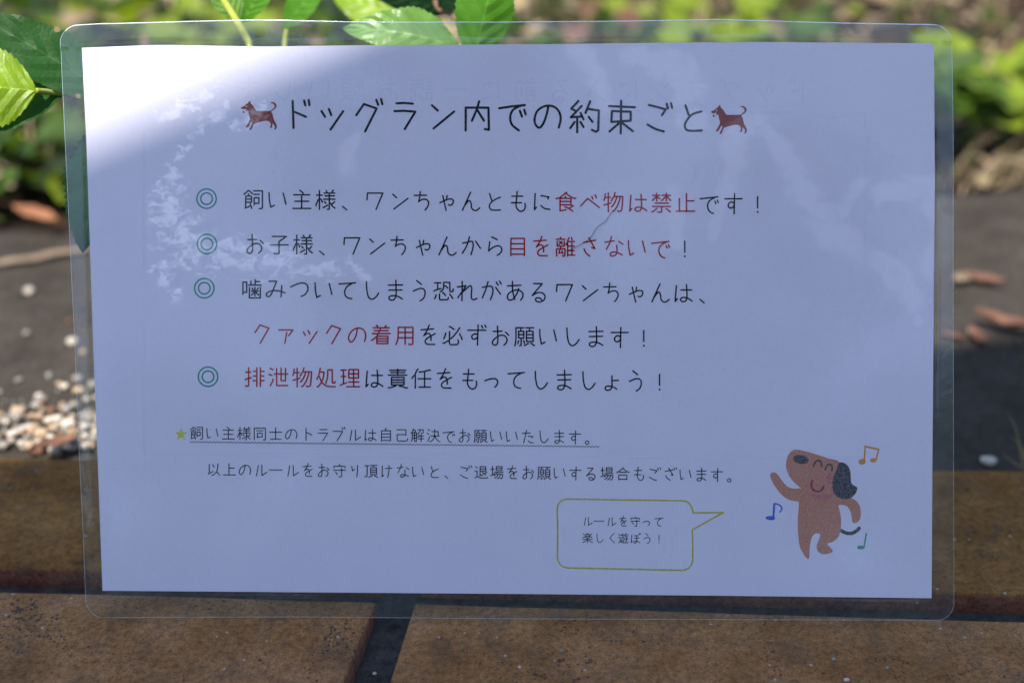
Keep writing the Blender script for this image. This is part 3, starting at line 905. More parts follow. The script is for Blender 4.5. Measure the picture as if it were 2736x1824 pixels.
# the paper, 0.1 mm thick
pv, pf = [], []
PX, PY = 60, 40
for lift in (0.00005, -0.00006):
    for j in range(PY + 1):
        for i in range(PX + 1):
            pv.append(on_sheet(*coons(pap_top, pap_bot, pap_left, pap_right, i / PX, j / PY), lift))
NP = (PX + 1) * (PY + 1)
for j in range(PY):
    for i in range(PX):
        a = j * (PX + 1) + i
        pf.append((a, a + PX + 1, a + PX + 2, a + 1))
        a += NP
        pf.append((a, a + 1, a + PX + 2, a + PX + 1))
rim = [(i, 0) for i in range(PX)] + [(PX, j) for j in range(PY)] + [(i, PY) for i in range(PX, 0, -1)] + [(0, j) for j in range(PY, 0, -1)]
idx = [j * (PX + 1) + i for i, j in rim]
for a, b in zip(idx, idx[1:] + idx[:1]):
    pf.append((a, b, b + NP, a + NP))
paper = obj('paper', pv, pf, M_PAPER, sign, smooth=True)
paper.data.polygons.foreach_set('use_smooth', [False] * len(pf))


# ---- printing
class Print:
    """flat print on the paper: pen strokes and filled shapes given in photo pixels on the sheet's plane"""
    def __init__(self, base=0.00007):
        self.v, self.f, self.mi, self.mats = [], [], [], []
        self.k = 0
        self.base = base

    def slot(self, m):
        if m not in self.mats:
            self.mats.append(m)
        return self.mats.index(m)

    def lift(self):
        self.k += 1
        return self.base + (self.k % 60) * 4e-7

    def face(self, pts, m, lift):
        n = len(self.v)
        self.v += [on_sheet(x, y, lift) for x, y in pts]
        self.f.append(tuple(range(n, n + len(pts))))
        self.mi.append(self.slot(m))

    def stroke(self, pts, w, m, cap=True):
        h = w / 2
        for (a, b), (c, d) in zip(pts, pts[1:]):
            dx, dy = c - a, d - b
            l = math.hypot(dx, dy) or 1e-6
            nx, ny = -dy / l * h, dx / l * h
            self.face([(a + nx, b + ny), (c + nx, d + ny), (c - nx, d - ny), (a - nx, b - ny)], m, self.lift())
        if cap:
            for (a, b) in pts:
                self.face([(a + h * math.cos(q * math.pi / 4), b - h * math.sin(q * math.pi / 4)) for q in range(8)], m, self.lift())

    def fill(self, pts, m, smooth=3, extra=0.0):
        P = catmull(pts, smooth, True) if smooth > 1 else pts
        area = sum(a[0] * b[1] - b[0] * a[1] for a, b in zip(P, P[1:] + P[:1]))
        if area > 0:
            P = P[::-1]
        self.face(P, m, self.base + extra)

    def ellipse(self, cx, cy, rx, ry, m, rot=0, extra=0.0):
        P = []
        for q in range(20):
            a = -q * math.pi / 10
            x, y = rx * math.cos(a), ry * math.sin(a)
            P.append((cx + x * math.cos(rot) - y * math.sin(rot), cy + x * math.sin(rot) + y * math.cos(rot)))
        self.face(P, m, self.base + extra)

    def glyph(self, ch, cx, cy, cell, w, m, mirror=False):
        src = KANA.get(ch)
        sc = 1.0
        if src is None:
            src = KANJI[ch]
            sc = 0.93
        for st in src.split('/'):
            cur = st.startswith('~')
            P = [tuple(float(q) for q in p.split(',')) for p in st.lstrip('~').split(' ')]
            if cur:
                P = catmull(P, 4)
            sg = -1 if mirror else 1
            P = [(cx + sg * (x - 50) / 100 * cell * sc, cy + (y - 50) / 100 * cell * sc) for x, y in P]
            ww = w * 1.35 if ch == '！' and len(P) == 2 and abs(P[0][1] - P[1][1]) < 2 else w
            self.stroke(P, ww, m)

    def build(self, name, label=None):
        o = obj(name, self.v, self.f, self.mats, paper, self.mi)
        o.matrix_parent_inverse = Matrix()
        o.location = -sign.location if False else (0, 0, 0)
        if label:
            o['label'] = label
        return o


def runs(text, reds):
    out = [INK_BLACK] * len(text)
    for s in reds:
        i = text.index(s)
        for k in range(i, i + len(s)):
            out[k] = INK_RED
    return out


LINES = [
    ('飼い主様、ワンちゃんともに食べ物は禁止です！', 678, 532.7, 64.1, 4.1, ['食べ物は禁止'], 0.0083),
    ('お子様、ワンちゃんから目を離さないで！', 682, 652.5, 63.75, 4.1, ['目を離さないで'], 0.0085),
    ('噛みついてしまう恐れがあるワンちゃんは、', 673, 772.5, 64.0, 4.1, [], 0.0085),
    ('クァックの着用を必ずお願いします！', 700, 891.5, 63.75, 4.1, ['クァックの着用'], 0.009),
    ('排泄物処理は責任をもってしましょう！', 681, 1007, 63.6, 4.1, ['排泄物処理'], 0.0098),
]
for text, x0, y0, pitch, w, reds, slope in LINES:
    P = Print()
    cols = runs(text, reds)
    for i, ch in enumerate(text):
        x = x0 + pitch * i
        P.glyph(ch, x, y0 + slope * (x - x0), pitch, w, cols[i])
    P.build('printed_rule')
SMALL = [
    ('飼い主様同士のトラブルは自己解決でお願いいたします。', 526, 1156, 42.1, 2.8, 0.0108),
    ('以上のルールをお守り頂けないと、ご退場をお願いする場合もございます。', 571, 1253, 42.03, 2.8, 0.0108),
    ('ルールを守って', 1570, 1391, 31.8, 2.3, 0.01),
    ('楽しく遊ぼう！', 1570, 1436, 31.8, 2.3, 0.01),
]
for k, (text, x0, y0, pitch, w, slope) in enumerate(SMALL):
    P = Print()
    for i, ch in enumerate(text):
        x = x0 + pitch * i
        P.glyph(ch, x, y0 + slope * (x - x0), pitch, w, INK_THIN)
    P.build('printed_note' if k < 2 else 'bubble_text')

# wavy underline
P = Print()
x, pts, k = 507.0, [], 0
while x < 1602:
    pts.append((x, 1180 + (x - 507) * 0.0116 + (1.9 if k % 2 else -1.9)))
    x += 4.6
    k += 1
P.stroke(pts, 1.7, INK_THIN, cap=False)
P.build('wavy_underline')

# title, traced stroke by stroke
TA = ['388,265 395,478', '400,350 493,390', '478,262 488,300', '514,258 520,298',
      '614,344 642,390', '673,329 692,377', '785,346 686,490',
      '888,377 948,290 1048,325 957,505', '1045,256 1060,296', '1082,251 1093,291',
      '1203,284 1265,281 1332,287', '1187,345 1265,343 1352,350 1268,487',
      '1482,299 1528,341', '1657,348 1494,482',
      '1747,497 1748,318 1926,318 1930,492 1897,486', '1853,268 1835,330 1796,422', '1835,330 1890,420',
      '2010,323 2110,308 2212,298', '~2180,303 2120,335 2097,390 2110,450 2165,497', '2172,343 2190,388', '2207,335 2219,372']
TB = ['~338,310 325,370 300,440 270,475 240,455 230,410 248,350 290,315 338,302 390,315 425,355 435,410 420,475',
      '575,266 518,326 560,346', '600,305 515,394 606,386', '592,360 615,410', '565,395 565,512', '545,430 510,480', '590,430 615,470',
      '667,268 630,360', '650,328 735,340 730,495 712,508 680,492', '655,390 685,430',
      '815,306 1018,315', '910,265 907,520', '838,345 833,430 985,420 985,350 838,345', '903,432 818,505', '912,432 1003,503',
      '~1128,297 1200,315 1260,332', '1260,332 1230,378', '1268,288 1278,325', '1302,283 1310,320', '~1117,450 1180,485 1245,505',
      '1415,300 1442,378', '~1540,348 1470,370 1425,420 1410,460 1425,492 1470,500 1543,497']
P = Print()
for src, ox in ((TA, 650), (TB, 1350)):
    for st in src:
        q = [tuple(float(c) for c in p.split(',')) for p in st.lstrip('~').split(' ')]
        if st.startswith('~'):
            q = catmull(q, 5)
        P.stroke([(ox + x / 2.94, 180 + y / 2.94) for x, y in q], 6.3, INK_BLACK)
P.build('printed_title')

# mirrored title of the page on the other side, showing faintly through
P = Print(0.00006)
for i, ch in enumerate('ドッグランに入る前に一読お願いします'):
    x = 2139 - 92 * i
    P.glyph(ch, x, 238 + (x - 600) * 0.004, 74, 6, INK_GHOST, mirror=True)
P.stroke([(385, 352), (385, 1212), (2312, 1222), (2312, 304), (1700, 300)], 10, INK_GHOST, cap=False)
P.build('show_through_print', 'faint mirrored writing of the page behind')

# bullets
for cx, cy in ((552, 531), (553, 652), (546, 770), (556, 1006)):
    P = Print()
    for r in (26, 15.5):
        P.stroke([(cx + r * math.cos(a * math.pi / 16), cy + r * math.sin(a * math.pi / 16)) for a in range(33)], 4.0, INK_TEAL, cap=False)
    P.build('bullet_ring')
P = Print()
star = []
for k in range(10):
    r = 17.5 if k % 2 == 0 else 7.6
    a = -math.pi / 2 + k * math.pi / 5
    star.append((484 + r * math.cos(a), 1160 + r * math.sin(a)))
P.face(star[::-1], INK_YELLOW, P.base)
P.build('yellow_star')

# speech bubble
bub = [(205, 250), (212, 205), (240, 165), (275, 142), (320, 135), (950, 147), (1600, 155), (1650, 160), (1690, 190), (1715, 230), (1724, 260),
       (1730, 290), (1890, 289), (2068, 288), (1900, 380), (1720, 482), (1726, 650), (1725, 820), (1712, 870), (1680, 910), (1640, 930), (1600, 935),
       (950, 920), (320, 908), (275, 895), (240, 870), (215, 830), (207, 790), (210, 520), (205, 250)]
P = Print()
P.stroke([(1440 + x / 4.2, 1300 + y / 4.2) for x, y in bub], 4.4, INK_OLIVE)
P.build('speech_bubble_outline')

# little brown dogs at both ends of the title
DOG = [(295, 415), (330, 395), (400, 365), (450, 340), (480, 290), (545, 265), (580, 210), (620, 165), (660, 180), (680, 270), (740, 310),
       (820, 430), (880, 530), (950, 545), (1200, 547), (1420, 545), (1500, 500), (1590, 420), (1605, 350), (1565, 285), (1500, 245), (1430, 242),
       (1480, 208), (1560, 203), (1640, 250), (1690, 340), (1670, 420), (1600, 500), (1480, 575), (1530, 660), (1560, 820), (1620, 960),
       (1690, 1100), (1690, 1200), (1650, 1280), (1590, 1275), (1625, 1200), (1600, 1110), (1530, 1050), (1522, 1130), (1500, 1210), (1415, 1205),
       (1460, 1130), (1440, 1010), (1380, 960), (1260, 937), (1050, 980), (810, 1055), (760, 1150), (690, 1290), (615, 1285), (670, 1180),
       (730, 1020), (690, 980), (640, 1080), (560, 1195), (470, 1190), (530, 1100), (600, 960), (640, 850), (590, 640), (570, 540), (480, 557),
       (455, 545), (520, 480), (400, 490), (330, 485), (297, 440)]
for ox, oy in ((1880, 270), (1624.5, 259)):
    if ox < 1700:
        ox, oy = 624.2, 259.4
    P = Print()
    P.fill([(ox + x / 14.7, oy + y / 14.7) for x, y in DOG], INK_BROWN, 2)
    P.ellipse(ox + 505 / 14.7, oy + 372 / 14.7, 2.0, 1.7, INK_WHITE, 0.4, 3e-6)
    P.ellipse(ox + 392 / 14.7, oy + 590 / 14.7, 2.6, 3.7, INK_BROWN, -0.4, 2e-6)
    P.build('brown_dog_picture')

# dancing dog
def C4(pts):
    return [(2000 + x / 4.2375, 1160 + y / 4.2375) for x, y in pts]


P = Print()
P.stroke(C4(catmull([(1045, 1085), (1100, 1112), (1160, 1118), (1215, 1095), (1252, 1060)], 4)), 9.6, INK_CHAR)
P.fill(C4([(245, 470), (255, 437), (290, 430), (330, 452), (370, 510), (430, 580), (500, 612), (600, 612), (640, 680), (600, 750), (545, 755),
           (470, 742), (395, 700), (325, 622), (268, 535)]), INK_SALMON, 3, 2.5e-5)
P.fill(C4([(930, 690), (1080, 722), (1160, 717), (1230, 762), (1265, 830), (1270, 920), (1245, 980), (1200, 1000), (1172, 980), (1162, 900),
           (1130, 830), (1080, 797), (980, 790)]), INK_SALMON, 3, 2.6e-5)
P.fill(C4([(585, 620), (570, 800), (557, 950), (560, 1100), (575, 1250), (610, 1330), (650, 1390), (685, 1403), (690, 1300), (705, 1200),
           (730, 1140), (768, 1116), (810, 1135), (793, 1200), (770, 1260), (785, 1322), (850, 1355), (938, 1335), (950, 1305), (912, 1265),
           (895, 1230), (960, 1212), (1020, 1150), (1045, 1050), (1045, 930), (1015, 800), (1000, 690), (800, 640)]), INK_SALMON, 3, 2.8e-5)
P.fill(C4([(425, 370), (432, 280), (465, 210), (520, 172), (600, 180), (760, 222), (900, 270), (1035, 315), (1065, 500), (1010, 660),
           (900, 725), (790, 740), (690, 700), (600, 615), (520, 545), (460, 470)]), INK_SALMON, 3, 3.0e-5)
P.fill(C4([(640, 650), (720, 672), (800, 682), (900, 676), (960, 660), (940, 715), (860, 742), (780, 738), (700, 700)]), INK_SALMON2, 3, 3.1e-5)
P.ellipse(*C4([(925, 500)])[0], 11, 14, INK_SALMON2, 0, 3.15e-5)
P.fill(C4([(1040, 316), (1080, 320), (1130, 362), (1153, 430), (1160, 540), (1190, 575), (1230, 602), (1212, 665), (1160, 717), (1080, 732),
           (1005, 705), (957, 645), (948, 560), (965, 470), (998, 390), (1015, 335)]), INK_CHAR, 3, 3.4e-5)
P.ellipse(*C4([(592, 282)])[0], 21, 12, INK_CHAR, 0.18, 3.4e-5)
P.base += 3.5e-5
P.stroke(C4(catmull([(735, 360), (755, 312), (790, 292), (820, 312), (826, 360)], 4)), 4.8, INK_CHAR)
P.stroke(C4(catmull([(868, 395), (888, 352), (918, 336), (943, 356), (945, 408)], 4)), 4.8, INK_CHAR)
P.stroke(C4(catmull([(718, 525), (710, 572), (730, 622), (778, 645), (828, 625), (850, 582)], 4)), 5.4, INK_WINE)
P.build('dancing_dog_picture', 'salmon coloured dancing dog with black ear and raised arm')


def note(parts, m, heads):
    P = Print()
    for pts, w in parts:
        P.stroke(C4(pts), w, m)
    for (x, y, rx, ry, rot) in heads:
        P.ellipse(*C4([(x, y)])[0], rx / 4.24, ry / 4.24, m, rot, 2.6e-5)
    P.build('music_note')


note([([(1308, 300), (1320, 135)], 4.2), ([(1320, 135), (1474, 170)], 5.2), ([(1474, 170), (1442, 290)], 4.2)], INK_GOLD,
     [(1285, 308, 42, 31, -0.1), (1412, 292, 36, 24, 0)])
note([([(280, 940), (292, 785)], 5.6), (catmull([(292, 780), (345, 795), (376, 830), (372, 855), (352, 876)], 3), 4.0)], INK_BLUE,
     [(247, 945, 55, 24, 0.05)])
note([([(1305, 1280), (1333, 1120)], 4.2)], INK_GREEN, [(1272, 1277, 44, 22, 0)])

# hair lying on the film
hp = catmull([(1072, 922), (1040, 965), (1020, 1000), (960, 1040), (935, 1075), (915, 1110), (900, 1125), (870, 1150), (800, 1190), (725, 1222)], 4)
hp = [on_sheet(1250 + x / 2.767, 230 + y / 2.767, 0.00042) for x, y in hp]


def tube(pts, rad, sides=5):
    vs, fs = [], []
    for i, p in enumerate(pts):
        d = (pts[min(i + 1, len(pts) - 1)] - pts[max(i - 1, 0)]).normalized()
        a = d.cross(Vector((0.3, 0.1, 0.95))).normalized()
        b = d.cross(a)
        r = rad(i / (len(pts) - 1)) if callable(rad) else rad
        for k in range(sides):
            q = 2 * math.pi * k / sides
            vs.append(p + (a * math.cos(q) + b * math.sin(q)) * r)
    for i in range(len(pts) - 1):
        for k in range(sides):
            k2 = (k + 1) % sides
            fs.append((i * sides + k, i * sides + k2, (i + 1) * sides + k2, (i + 1) * sides + k))
    fs.append(tuple(range(sides))[::-1])
    fs.append(tuple((len(pts) - 1) * sides + k for k in range(sides)))
    return vs, fs


M_HAIR = flat('hair', (0.03, 0.025, 0.03), 0.5)
v_, f_ = tube(hp, 0.00009, 4)
tag(obj('hair', v_, f_, M_HAIR), 'thin dark hair stuck on the notice between its first two rules', 'hair')


# ================================================================== LEAVES NEAR THE SIGN
def leaf(base, tip, width, up, m, parent, name='leaf', bend=0.06, fold=0.25, serr=22, depth=0.035, wav=0.02, wide=0.45, twist=0.0):
    """one toothed leaf: base, tip, full width; up = the side its face looks to"""
    ax = tip - base
    Ln = ax.length
    ax.normalize()
    side = ax.cross(up).normalized()
    nrm = side.cross(ax).normalized()
    nu, nvv = 66, 8
    vs, fs, uvs = [], [], []
    for i in range(nu + 1):
        u = i / nu
        # ovate outline, widest at `wide`
        if u < wide:
            w = math.sin(math.pi / 2 * (u / wide)) ** 0.75
        else:
            k = (u - wide) / (1 - wide)
            w = (math.cos(math.pi / 2 * k)) ** 0.85 * (1 - 0.12 * math.sin(math.pi * k))
        ph = (u * serr) % 1.0
        w *= 1 + depth * (ph - 0.5) * 2
        w = max(w, 0.012)
        c = base + ax * (u * Ln) + nrm * (math.sin(math.pi * u) * bend * Ln)
        tw = twist * (u - 0.3)
        sd = (side * math.cos(tw) + nrm * math.sin(tw))
        nn = (nrm * math.cos(tw) - side * math.sin(tw))
        for j in range(-nvv // 2, nvv // 2 + 1):
            vv = j / (nvv / 2)
            off = abs(vv) * fold * w * width / 2
            rip = wav * width * math.sin(u * 26 + (2 if j > 0 else 0)) * vv * vv
            vs.append(c + sd * (vv * w * width / 2) + nn * (off + rip))
            uvs.append((u, 0.5 + vv / 2))
    row = nvv + 1
    for i in range(nu):
        for j in range(nvv):
            a = i * row + j
            fs.append((a, a + 1, a + row + 1, a + row))
    return obj(name, vs, fs, m, parent, smooth=True, uv=uvs)


def stalk(pts, r, m, parent, name='stem'):
    q = [Vector(p) for p in catmull([tuple(p) for p in pts], 6)]
    v, f = tube(q, r, 6)
    return obj(name, v, f, m, parent, smooth=True)


toCam = Vector((0, -0.8, 0.55))
# left shrub shoot
root = ground(330, 640, -0.02) + Vector((0.0, 0.16, 0))
sh = thing('leafy_shoot', 'leafy green shoot with toothed leaves poking out left of the notice', 'plant', root)
k0 = at(300, 300, 0.475)
stalk([root, root + Vector((0.015, -0.10, 0.12)), at(420, 420, 0.50), k0], lambda t: 0.0028 - 0.0012 * t, M_TWIG, sh)
leaf(at(335, 278, 0.470), at(-95, 26, 0.455), 0.0225, Vector((0.1, -0.75, 0.65)), M_LEAF_DARK, sh, bend=0.05, fold=0.12, serr=30, wide=0.5)
leaf(at(97, 243, 0.452), at(-250, 215, 0.44), 0.030, Vector((0.0, -0.85, 0.5)), M_LEAF_LIME, sh, bend=0.03, fold=-0.12, serr=22, depth=0.05, wide=0.34)
leaf(at(170, 252, 0.462), at(-190, 345, 0.45), 0.021, Vector((0.05, -0.75, 0.6)), M_LEAF_DARK, sh, bend=0.04, fold=0.25, serr=24, wide=0.5)
stalk([at(300, 285, 0.475), at(235, 262, 0.470), at(165, 251, 0.462), at(130, 246, 0.458), at(95, 243, 0.452)], 0.0011, M_STALK, sh, 'leaf_stalk')
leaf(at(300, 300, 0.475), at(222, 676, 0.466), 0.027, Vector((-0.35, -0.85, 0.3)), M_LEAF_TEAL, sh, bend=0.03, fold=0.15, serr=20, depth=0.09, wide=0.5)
stalk([k0, at(318, 292, 0.473), at(335, 285, 0.470)], 0.0010, M_STALK, sh, 'leaf_stalk')
# a small gall on the big leaf
# top shrub shoot
root2 = Vector((-0.06, 0.90, -0.02))
sh2 = thing('leafy_shoot', 'leafy green shoot rising behind the top edge of the notice', 'plant', root2)
hub = at(1235, 190, 0.50)
stalk([root2, root2 + Vector((0.0, -0.09, 0.12)), hub], lambda t: 0.003 - 0.001 * t, M_TWIG, sh2)
leaf(at(1262, 165, 0.485), at(1345, -190, 0.478), 0.0235, Vector((0.25, -0.85, 0.4)), M_LEAF_MID, sh2, bend=0.05, fold=-0.2, serr=26, wide=0.42)
leaf(at(1228, 128, 0.487), at(915, 78, 0.480), 0.021, Vector((0.0, -0.8, 0.6)), M_LEAF_PALE, sh2, bend=0.12, fold=0.2, serr=20, wide=0.42)
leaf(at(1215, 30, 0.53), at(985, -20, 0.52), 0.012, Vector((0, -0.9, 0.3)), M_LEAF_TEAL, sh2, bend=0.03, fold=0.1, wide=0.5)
leaf(at(1120, 75, 0.56), at(890, -10, 0.57), 0.022, Vector((0, -0.8, 0.6)), M_LEAF_LIME, sh2, bend=0.08, fold=0.1, wide=0.5)
leaf(at(755, 75, 0.53), at(885, -60, 0.52), 0.015, Vector((0, -0.7, 0.7)), M_LEAF_MID, sh2, bend=0.04, fold=0.2, wide=0.5)
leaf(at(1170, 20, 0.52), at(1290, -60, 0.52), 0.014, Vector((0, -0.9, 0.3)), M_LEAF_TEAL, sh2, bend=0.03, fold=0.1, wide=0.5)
stalk([hub, at(1225, 60, 0.52), at(1170, 22, 0.525), at(1160, -30, 0.53)], 0.0013, M_TWIG, sh2, 'twig')
stalk([hub, at(1250, 165, 0.49), at(1262, 150, 0.485)], 0.001, M_STALK, sh2, 'leaf_stalk')
stalk([hub, at(1232, 140, 0.49), at(1226, 122, 0.487)], 0.001, M_STALK, sh2, 'leaf_stalk')
stalk([hub, at(1000, 330, 0.53), at(765, 250, 0.53), at(760, 130, 0.53), at(770, 62, 0.53)], 0.001, M_STALK, sh2, 'leaf_stalk')
stalk([hub, at(1190, 110, 0.54), at(1110, 62, 0.56)], 0.001, M_STALK, sh2, 'leaf_stalk')
# third: yellow stem with a spray of leaves
root3 = Vector((-0.12, 0.93, -0.02))
sh3 = thing('leafy_shoot', 'yellow stemmed shoot with two pale leaves crossing the top edge of the notice', 'plant', root3)
stalk([root3, root3 + Vector((0.03, -0.12, 0.10)), at(720, 230, 0.52), at(664, 112, 0.495), at(598, 2, 0.49), at(560, -60, 0.49)], 0.0016, M_STALK, sh3)
leaf(at(645, 62, 0.493), at(560, -75, 0.49), 0.0125, Vector((0.1, -0.8, 0.5)), M_LEAF_PALE, sh3, bend=0.05, fold=0.25, wide=0.5)
leaf(at(648, 62, 0.493), at(740, -80, 0.49), 0.0135, Vector((-0.2, -0.8, 0.5)), M_LEAF_MID, sh3, bend=0.05, fold=0.25, wide=0.5)

# ================================================================== WEEDS BEHIND
class Soup:
    def __init__(self):
        self.v, self.f, self.mi = [], [], []

    def leaf(self, p, d, up, ln, wd, m, droop=0.2):
        s = d.cross(up)
        if s.length < 1e-4:
            s = Vector((1, 0, 0))
        s.normalize()
        n = len(self.v)
        z = Vector((0, 0, 1))
        self.v += [p, p + d * ln * 0.35 + s * wd * 0.5, p + d * ln * 0.35 - s * wd * 0.5, p + d * ln * 0.4 - z * ln * 0.02 + up * wd * -0.12,
                   p + d * ln * 0.75 + s * wd * 0.34 - z * ln * droop * 0.5, p + d * ln * 0.75 - s * wd * 0.34 - z * ln * droop * 0.5,
                   p + d * ln - z * ln * droop]
        self.f += [(n, n + 1, n + 3), (n, n + 3, n + 2), (n + 1, n + 4, n + 3), (n + 3, n + 5, n + 2), (n + 3, n + 4, n + 6), (n + 3, n + 6, n + 5)]
        self.mi += [m] * 6

    def blade(self, p, d, ln, wd, m, lean):
        s = Vector((d.y, -d.x, 0))
        if s.length < 1e-3:
            s = Vector((1, 0, 0))
        s.normalize()
        n = len(self.v)
        K = 4
        for k in range(K + 1):
            t = k / K
            c = p + Vector((0, 0, ln * t * (1 - 0.35 * lean * t))) + d * (ln * lean * t * t)
            w = wd * (1 - t * 0.9) * 0.5
            self.v += [c + s * w, c - s * w]
        for k in range(K):
            a = n + 2 * k
            self.f.append((a, a + 1, a + 3, a + 2))
            self.mi.append(m)

    def build(self, name, mats):
        return obj(name, self.v, self.f, mats, None, self.mi)


rnd = random.Random(5)


def rdir(zlo=-0.2, zhi=0.8):
    a = rnd.uniform(0, 2 * math.pi)
    z = rnd.uniform(zlo, zhi)
    r = math.sqrt(max(0, 1 - z * z))
    return Vector((r * math.cos(a), r * math.sin(a), z))


def greenness(x, y):
    """how overgrown the bed is: full on the left, thin and brown on the right"""
    g = 0.80 - 0.80 * smoothstep(-0.05, 0.32, x)
    g += 0.25 * math.sin(x * 9.0 + 1.0) * math.cos(y * 7.0)
    return max(0.04, min(1, g))


# ground cover: small leaves
S = Soup()
for _ in range(8500):
    x = rnd.uniform(-1.3, 1.3)
    y = (0.80 if x < -0.1 else 0.88) + abs(rnd.gauss(0, 0.42))
    if y > 2.3:
        continue
    g = greenness(x, y)
    if rnd.random() > g:
        continue
    hmax = (0.03 + 0.09 * smoothstep(0.86, 1.15, y)) * (0.35 + g * 0.65)
    z = -0.02 + rnd.random() ** 1.2 * hmax
    ln = rnd.uniform(0.014, 0.046)
    m = rnd.choices([0, 1, 2, 4, 3], [3.6, 2.4, 6.5, 0.7, 0.5])[0]
    S.leaf(Vector((x, y, z)), rdir(-0.1, 0.7), rdir(0.4, 1), ln, ln * rnd.uniform(0.4, 0.75), m, rnd.uniform(0, 0.5))
stuff(S.build('ground_cover', BED), 'dense small green leaves covering the soil behind the notice', 'weeds')
# grass, green and dry
S = Soup()
for _ in range(4200):
    x = rnd.uniform(-1.3, 1.3)
    y = rnd.uniform(0.855, 2.0)
    right = smoothstep(0.1, 0.5, x)
    if rnd.random() < right * 0.45:
        continue
    dry = rnd.random() < 0.35 + 0.3 * right
    m = rnd.choice([3, 4]) if dry else rnd.choices([0, 1], [3, 2])[0]
    d = rdir(0, 0.0)
    ln = rnd.uniform(0.03, 0.11) * (0.6 if right > 0.5 else 1)
    S.blade(Vector((x, y, -0.035)), d, ln, rnd.uniform(0.0018, 0.0055), m, rnd.uniform(0.2, 1.4))
stuff(S.build('grass', BED), 'tufts of green and dry straw grass behind the kerb', 'grass')
# litter of dead leaves
S = Soup()
for _ in range(1700):
    x = rnd.uniform(-1.3, 1.3)
    y = 0.85 + rnd.random() * 1.2
    ln = rnd.uniform(0.012, 0.04)
    m = rnd.choices([3, 4, 5], [2, 5, 1.6])[0]
    S.leaf(Vector((x, y, -0.026 + rnd.random() * 0.012)), rdir(-0.05, 0.25), rdir(0.5, 1), ln, ln * rnd.uniform(0.3, 0.7), m, rnd.uniform(-0.3, 0.2))
stuff(S.build('leaf_litter', BED), 'beige and brown dead leaves strewn over the soil', 'leaf litter')


# the weeds one can pick out
def lobed(parent, p, d, up, ln, m):
    """three-lobed leaf of overlapping blades"""
    s = d.cross(up).normalized()
    q = Soup()
    for dd, l in ((d, 1.0), ((d + s * 1.0).normalized(), 0.72), ((d - s * 1.0).normalized(), 0.72)):
        q.leaf(p, dd, up, ln * l, ln * 0.62 * l, 0, 0.15)
    obj('leaf', q.v, q.f, m, parent, q.mi)


def weed(px, py, depth, label, n, size, m, h=None, spread=0.05):
    top = at(px, py, depth)
    base = Vector((top.x + rnd.uniform(-0.01, 0.01), top.y + 0.02, -0.03))
    t = thing('weed', label, 'plant', base, 'low weeds in the bed')
    stalk([base, base.lerp(top, 0.5) + Vector((0.004, 0.004, 0)), top], 0.0016, M_STALK, t)
    for k in range(n):
        a = k * 2.4
        f = 0.35 + 0.65 * k / n
        p = base.lerp(top, f)
        d = Vector((math.cos(a), math.sin(a) * 0.8 - 0.25, rnd.uniform(0.15, 0.6))).normalized()
        q = p + d * spread * rnd.uniform(0.3, 1.0) * (1.15 - f * 0.6)
        lobed(t, q, d, Vector((0, -0.4, 1)).normalized(), size * rnd.uniform(0.8, 1.2), m)
    return t


weed(2640, 175, 0.98, 'bright lobed weed right of the notice', 10, 0.050, BED[1], spread=0.06)
weed(2480, 200, 0.96, 'lobed weed seen through the right margin of the notice', 9, 0.048, BED[0], spread=0.045)
weed(2730, 230, 1.0, 'lobed weed at the far right edge of the bed', 9, 0.046, BED[1], spread=0.05)
weed(1890, 20, 1.05, 'lime weed showing above the notice right of centre', 9, 0.046, BED[1], spread=0.045)
weed(1620, 0, 1.15, 'small orange brown tipped weed above the notice', 6, 0.03, M_DRY, spread=0.03)
weed(520, 30, 1.05, 'yellow green weed above the left half of the notice', 9, 0.046, BED[1], spread=0.05)
weed(60, 360, 0.92, 'green weed low at the left edge under the big leaf', 8, 0.040, BED[0], spread=0.04)
weed(350, 10, 1.15, 'green weed above the top left corner of the notice', 10, 0.046, BED[0], spread=0.05)
weed(2100, 30, 1.1, 'green weed above the right part of the notice', 8, 0.040, BED[0], spread=0.04)

dg = Soup()
for _ in range(46):
    c = ground(rnd.uniform(2540, 2790), rnd.uniform(455, 505), -0.02)
    d = rdir(0, 0)
    dg.blade(c + Vector((0, 0.012, -0.012)), Vector((d.x, abs(d.y) * 0.3 - 0.25, 0)).normalized(), rnd.uniform(0.02, 0.055), rnd.uniform(0.002, 0.0042), 3 if rnd.random() < 0.6 else 4, rnd.uniform(0.3, 1.3))
tag(dg.build('dry_grass_tuft', BED), 'clump of dry straw grass at the kerb edge below the lobed weeds', 'grass')

# ================================================================== DEBRIS ON THE KERB AND TILES
def stone_mesh(name, r, m, seed, flatn=0.6):
    rr = random.Random(seed)
    bm = bmesh.new()
    bmesh.ops.create_icosphere(bm, subdivisions=2, radius=r)
    st = rr.uniform(0.75, 1.35)
    for v in bm.verts:
        v.co *= rr.uniform(0.82, 1.12)
        v.co.x *= st
        v.co.z *= flatn
    for f in bm.faces:
        f.smooth = True
    me = bpy.data.meshes.new(name)
    bm.to_mesh(me)
    bm.free()
    me.materials.append(m)
    return me


def stone(px, py, r, m, label, z=-0.016, group=None, seed=1, name='pebble'):
    me = stone_mesh(name, r, m, seed)
    o = bpy.data.objects.new(name, me)
    p = ground(px, py, z)
    o.location = (p.x, p.y, z + r * 0.45)
    o.rotation_euler = (0, 0, seed)
    COL.objects.link(o)
    return tag(o, label, 'pebble', group)


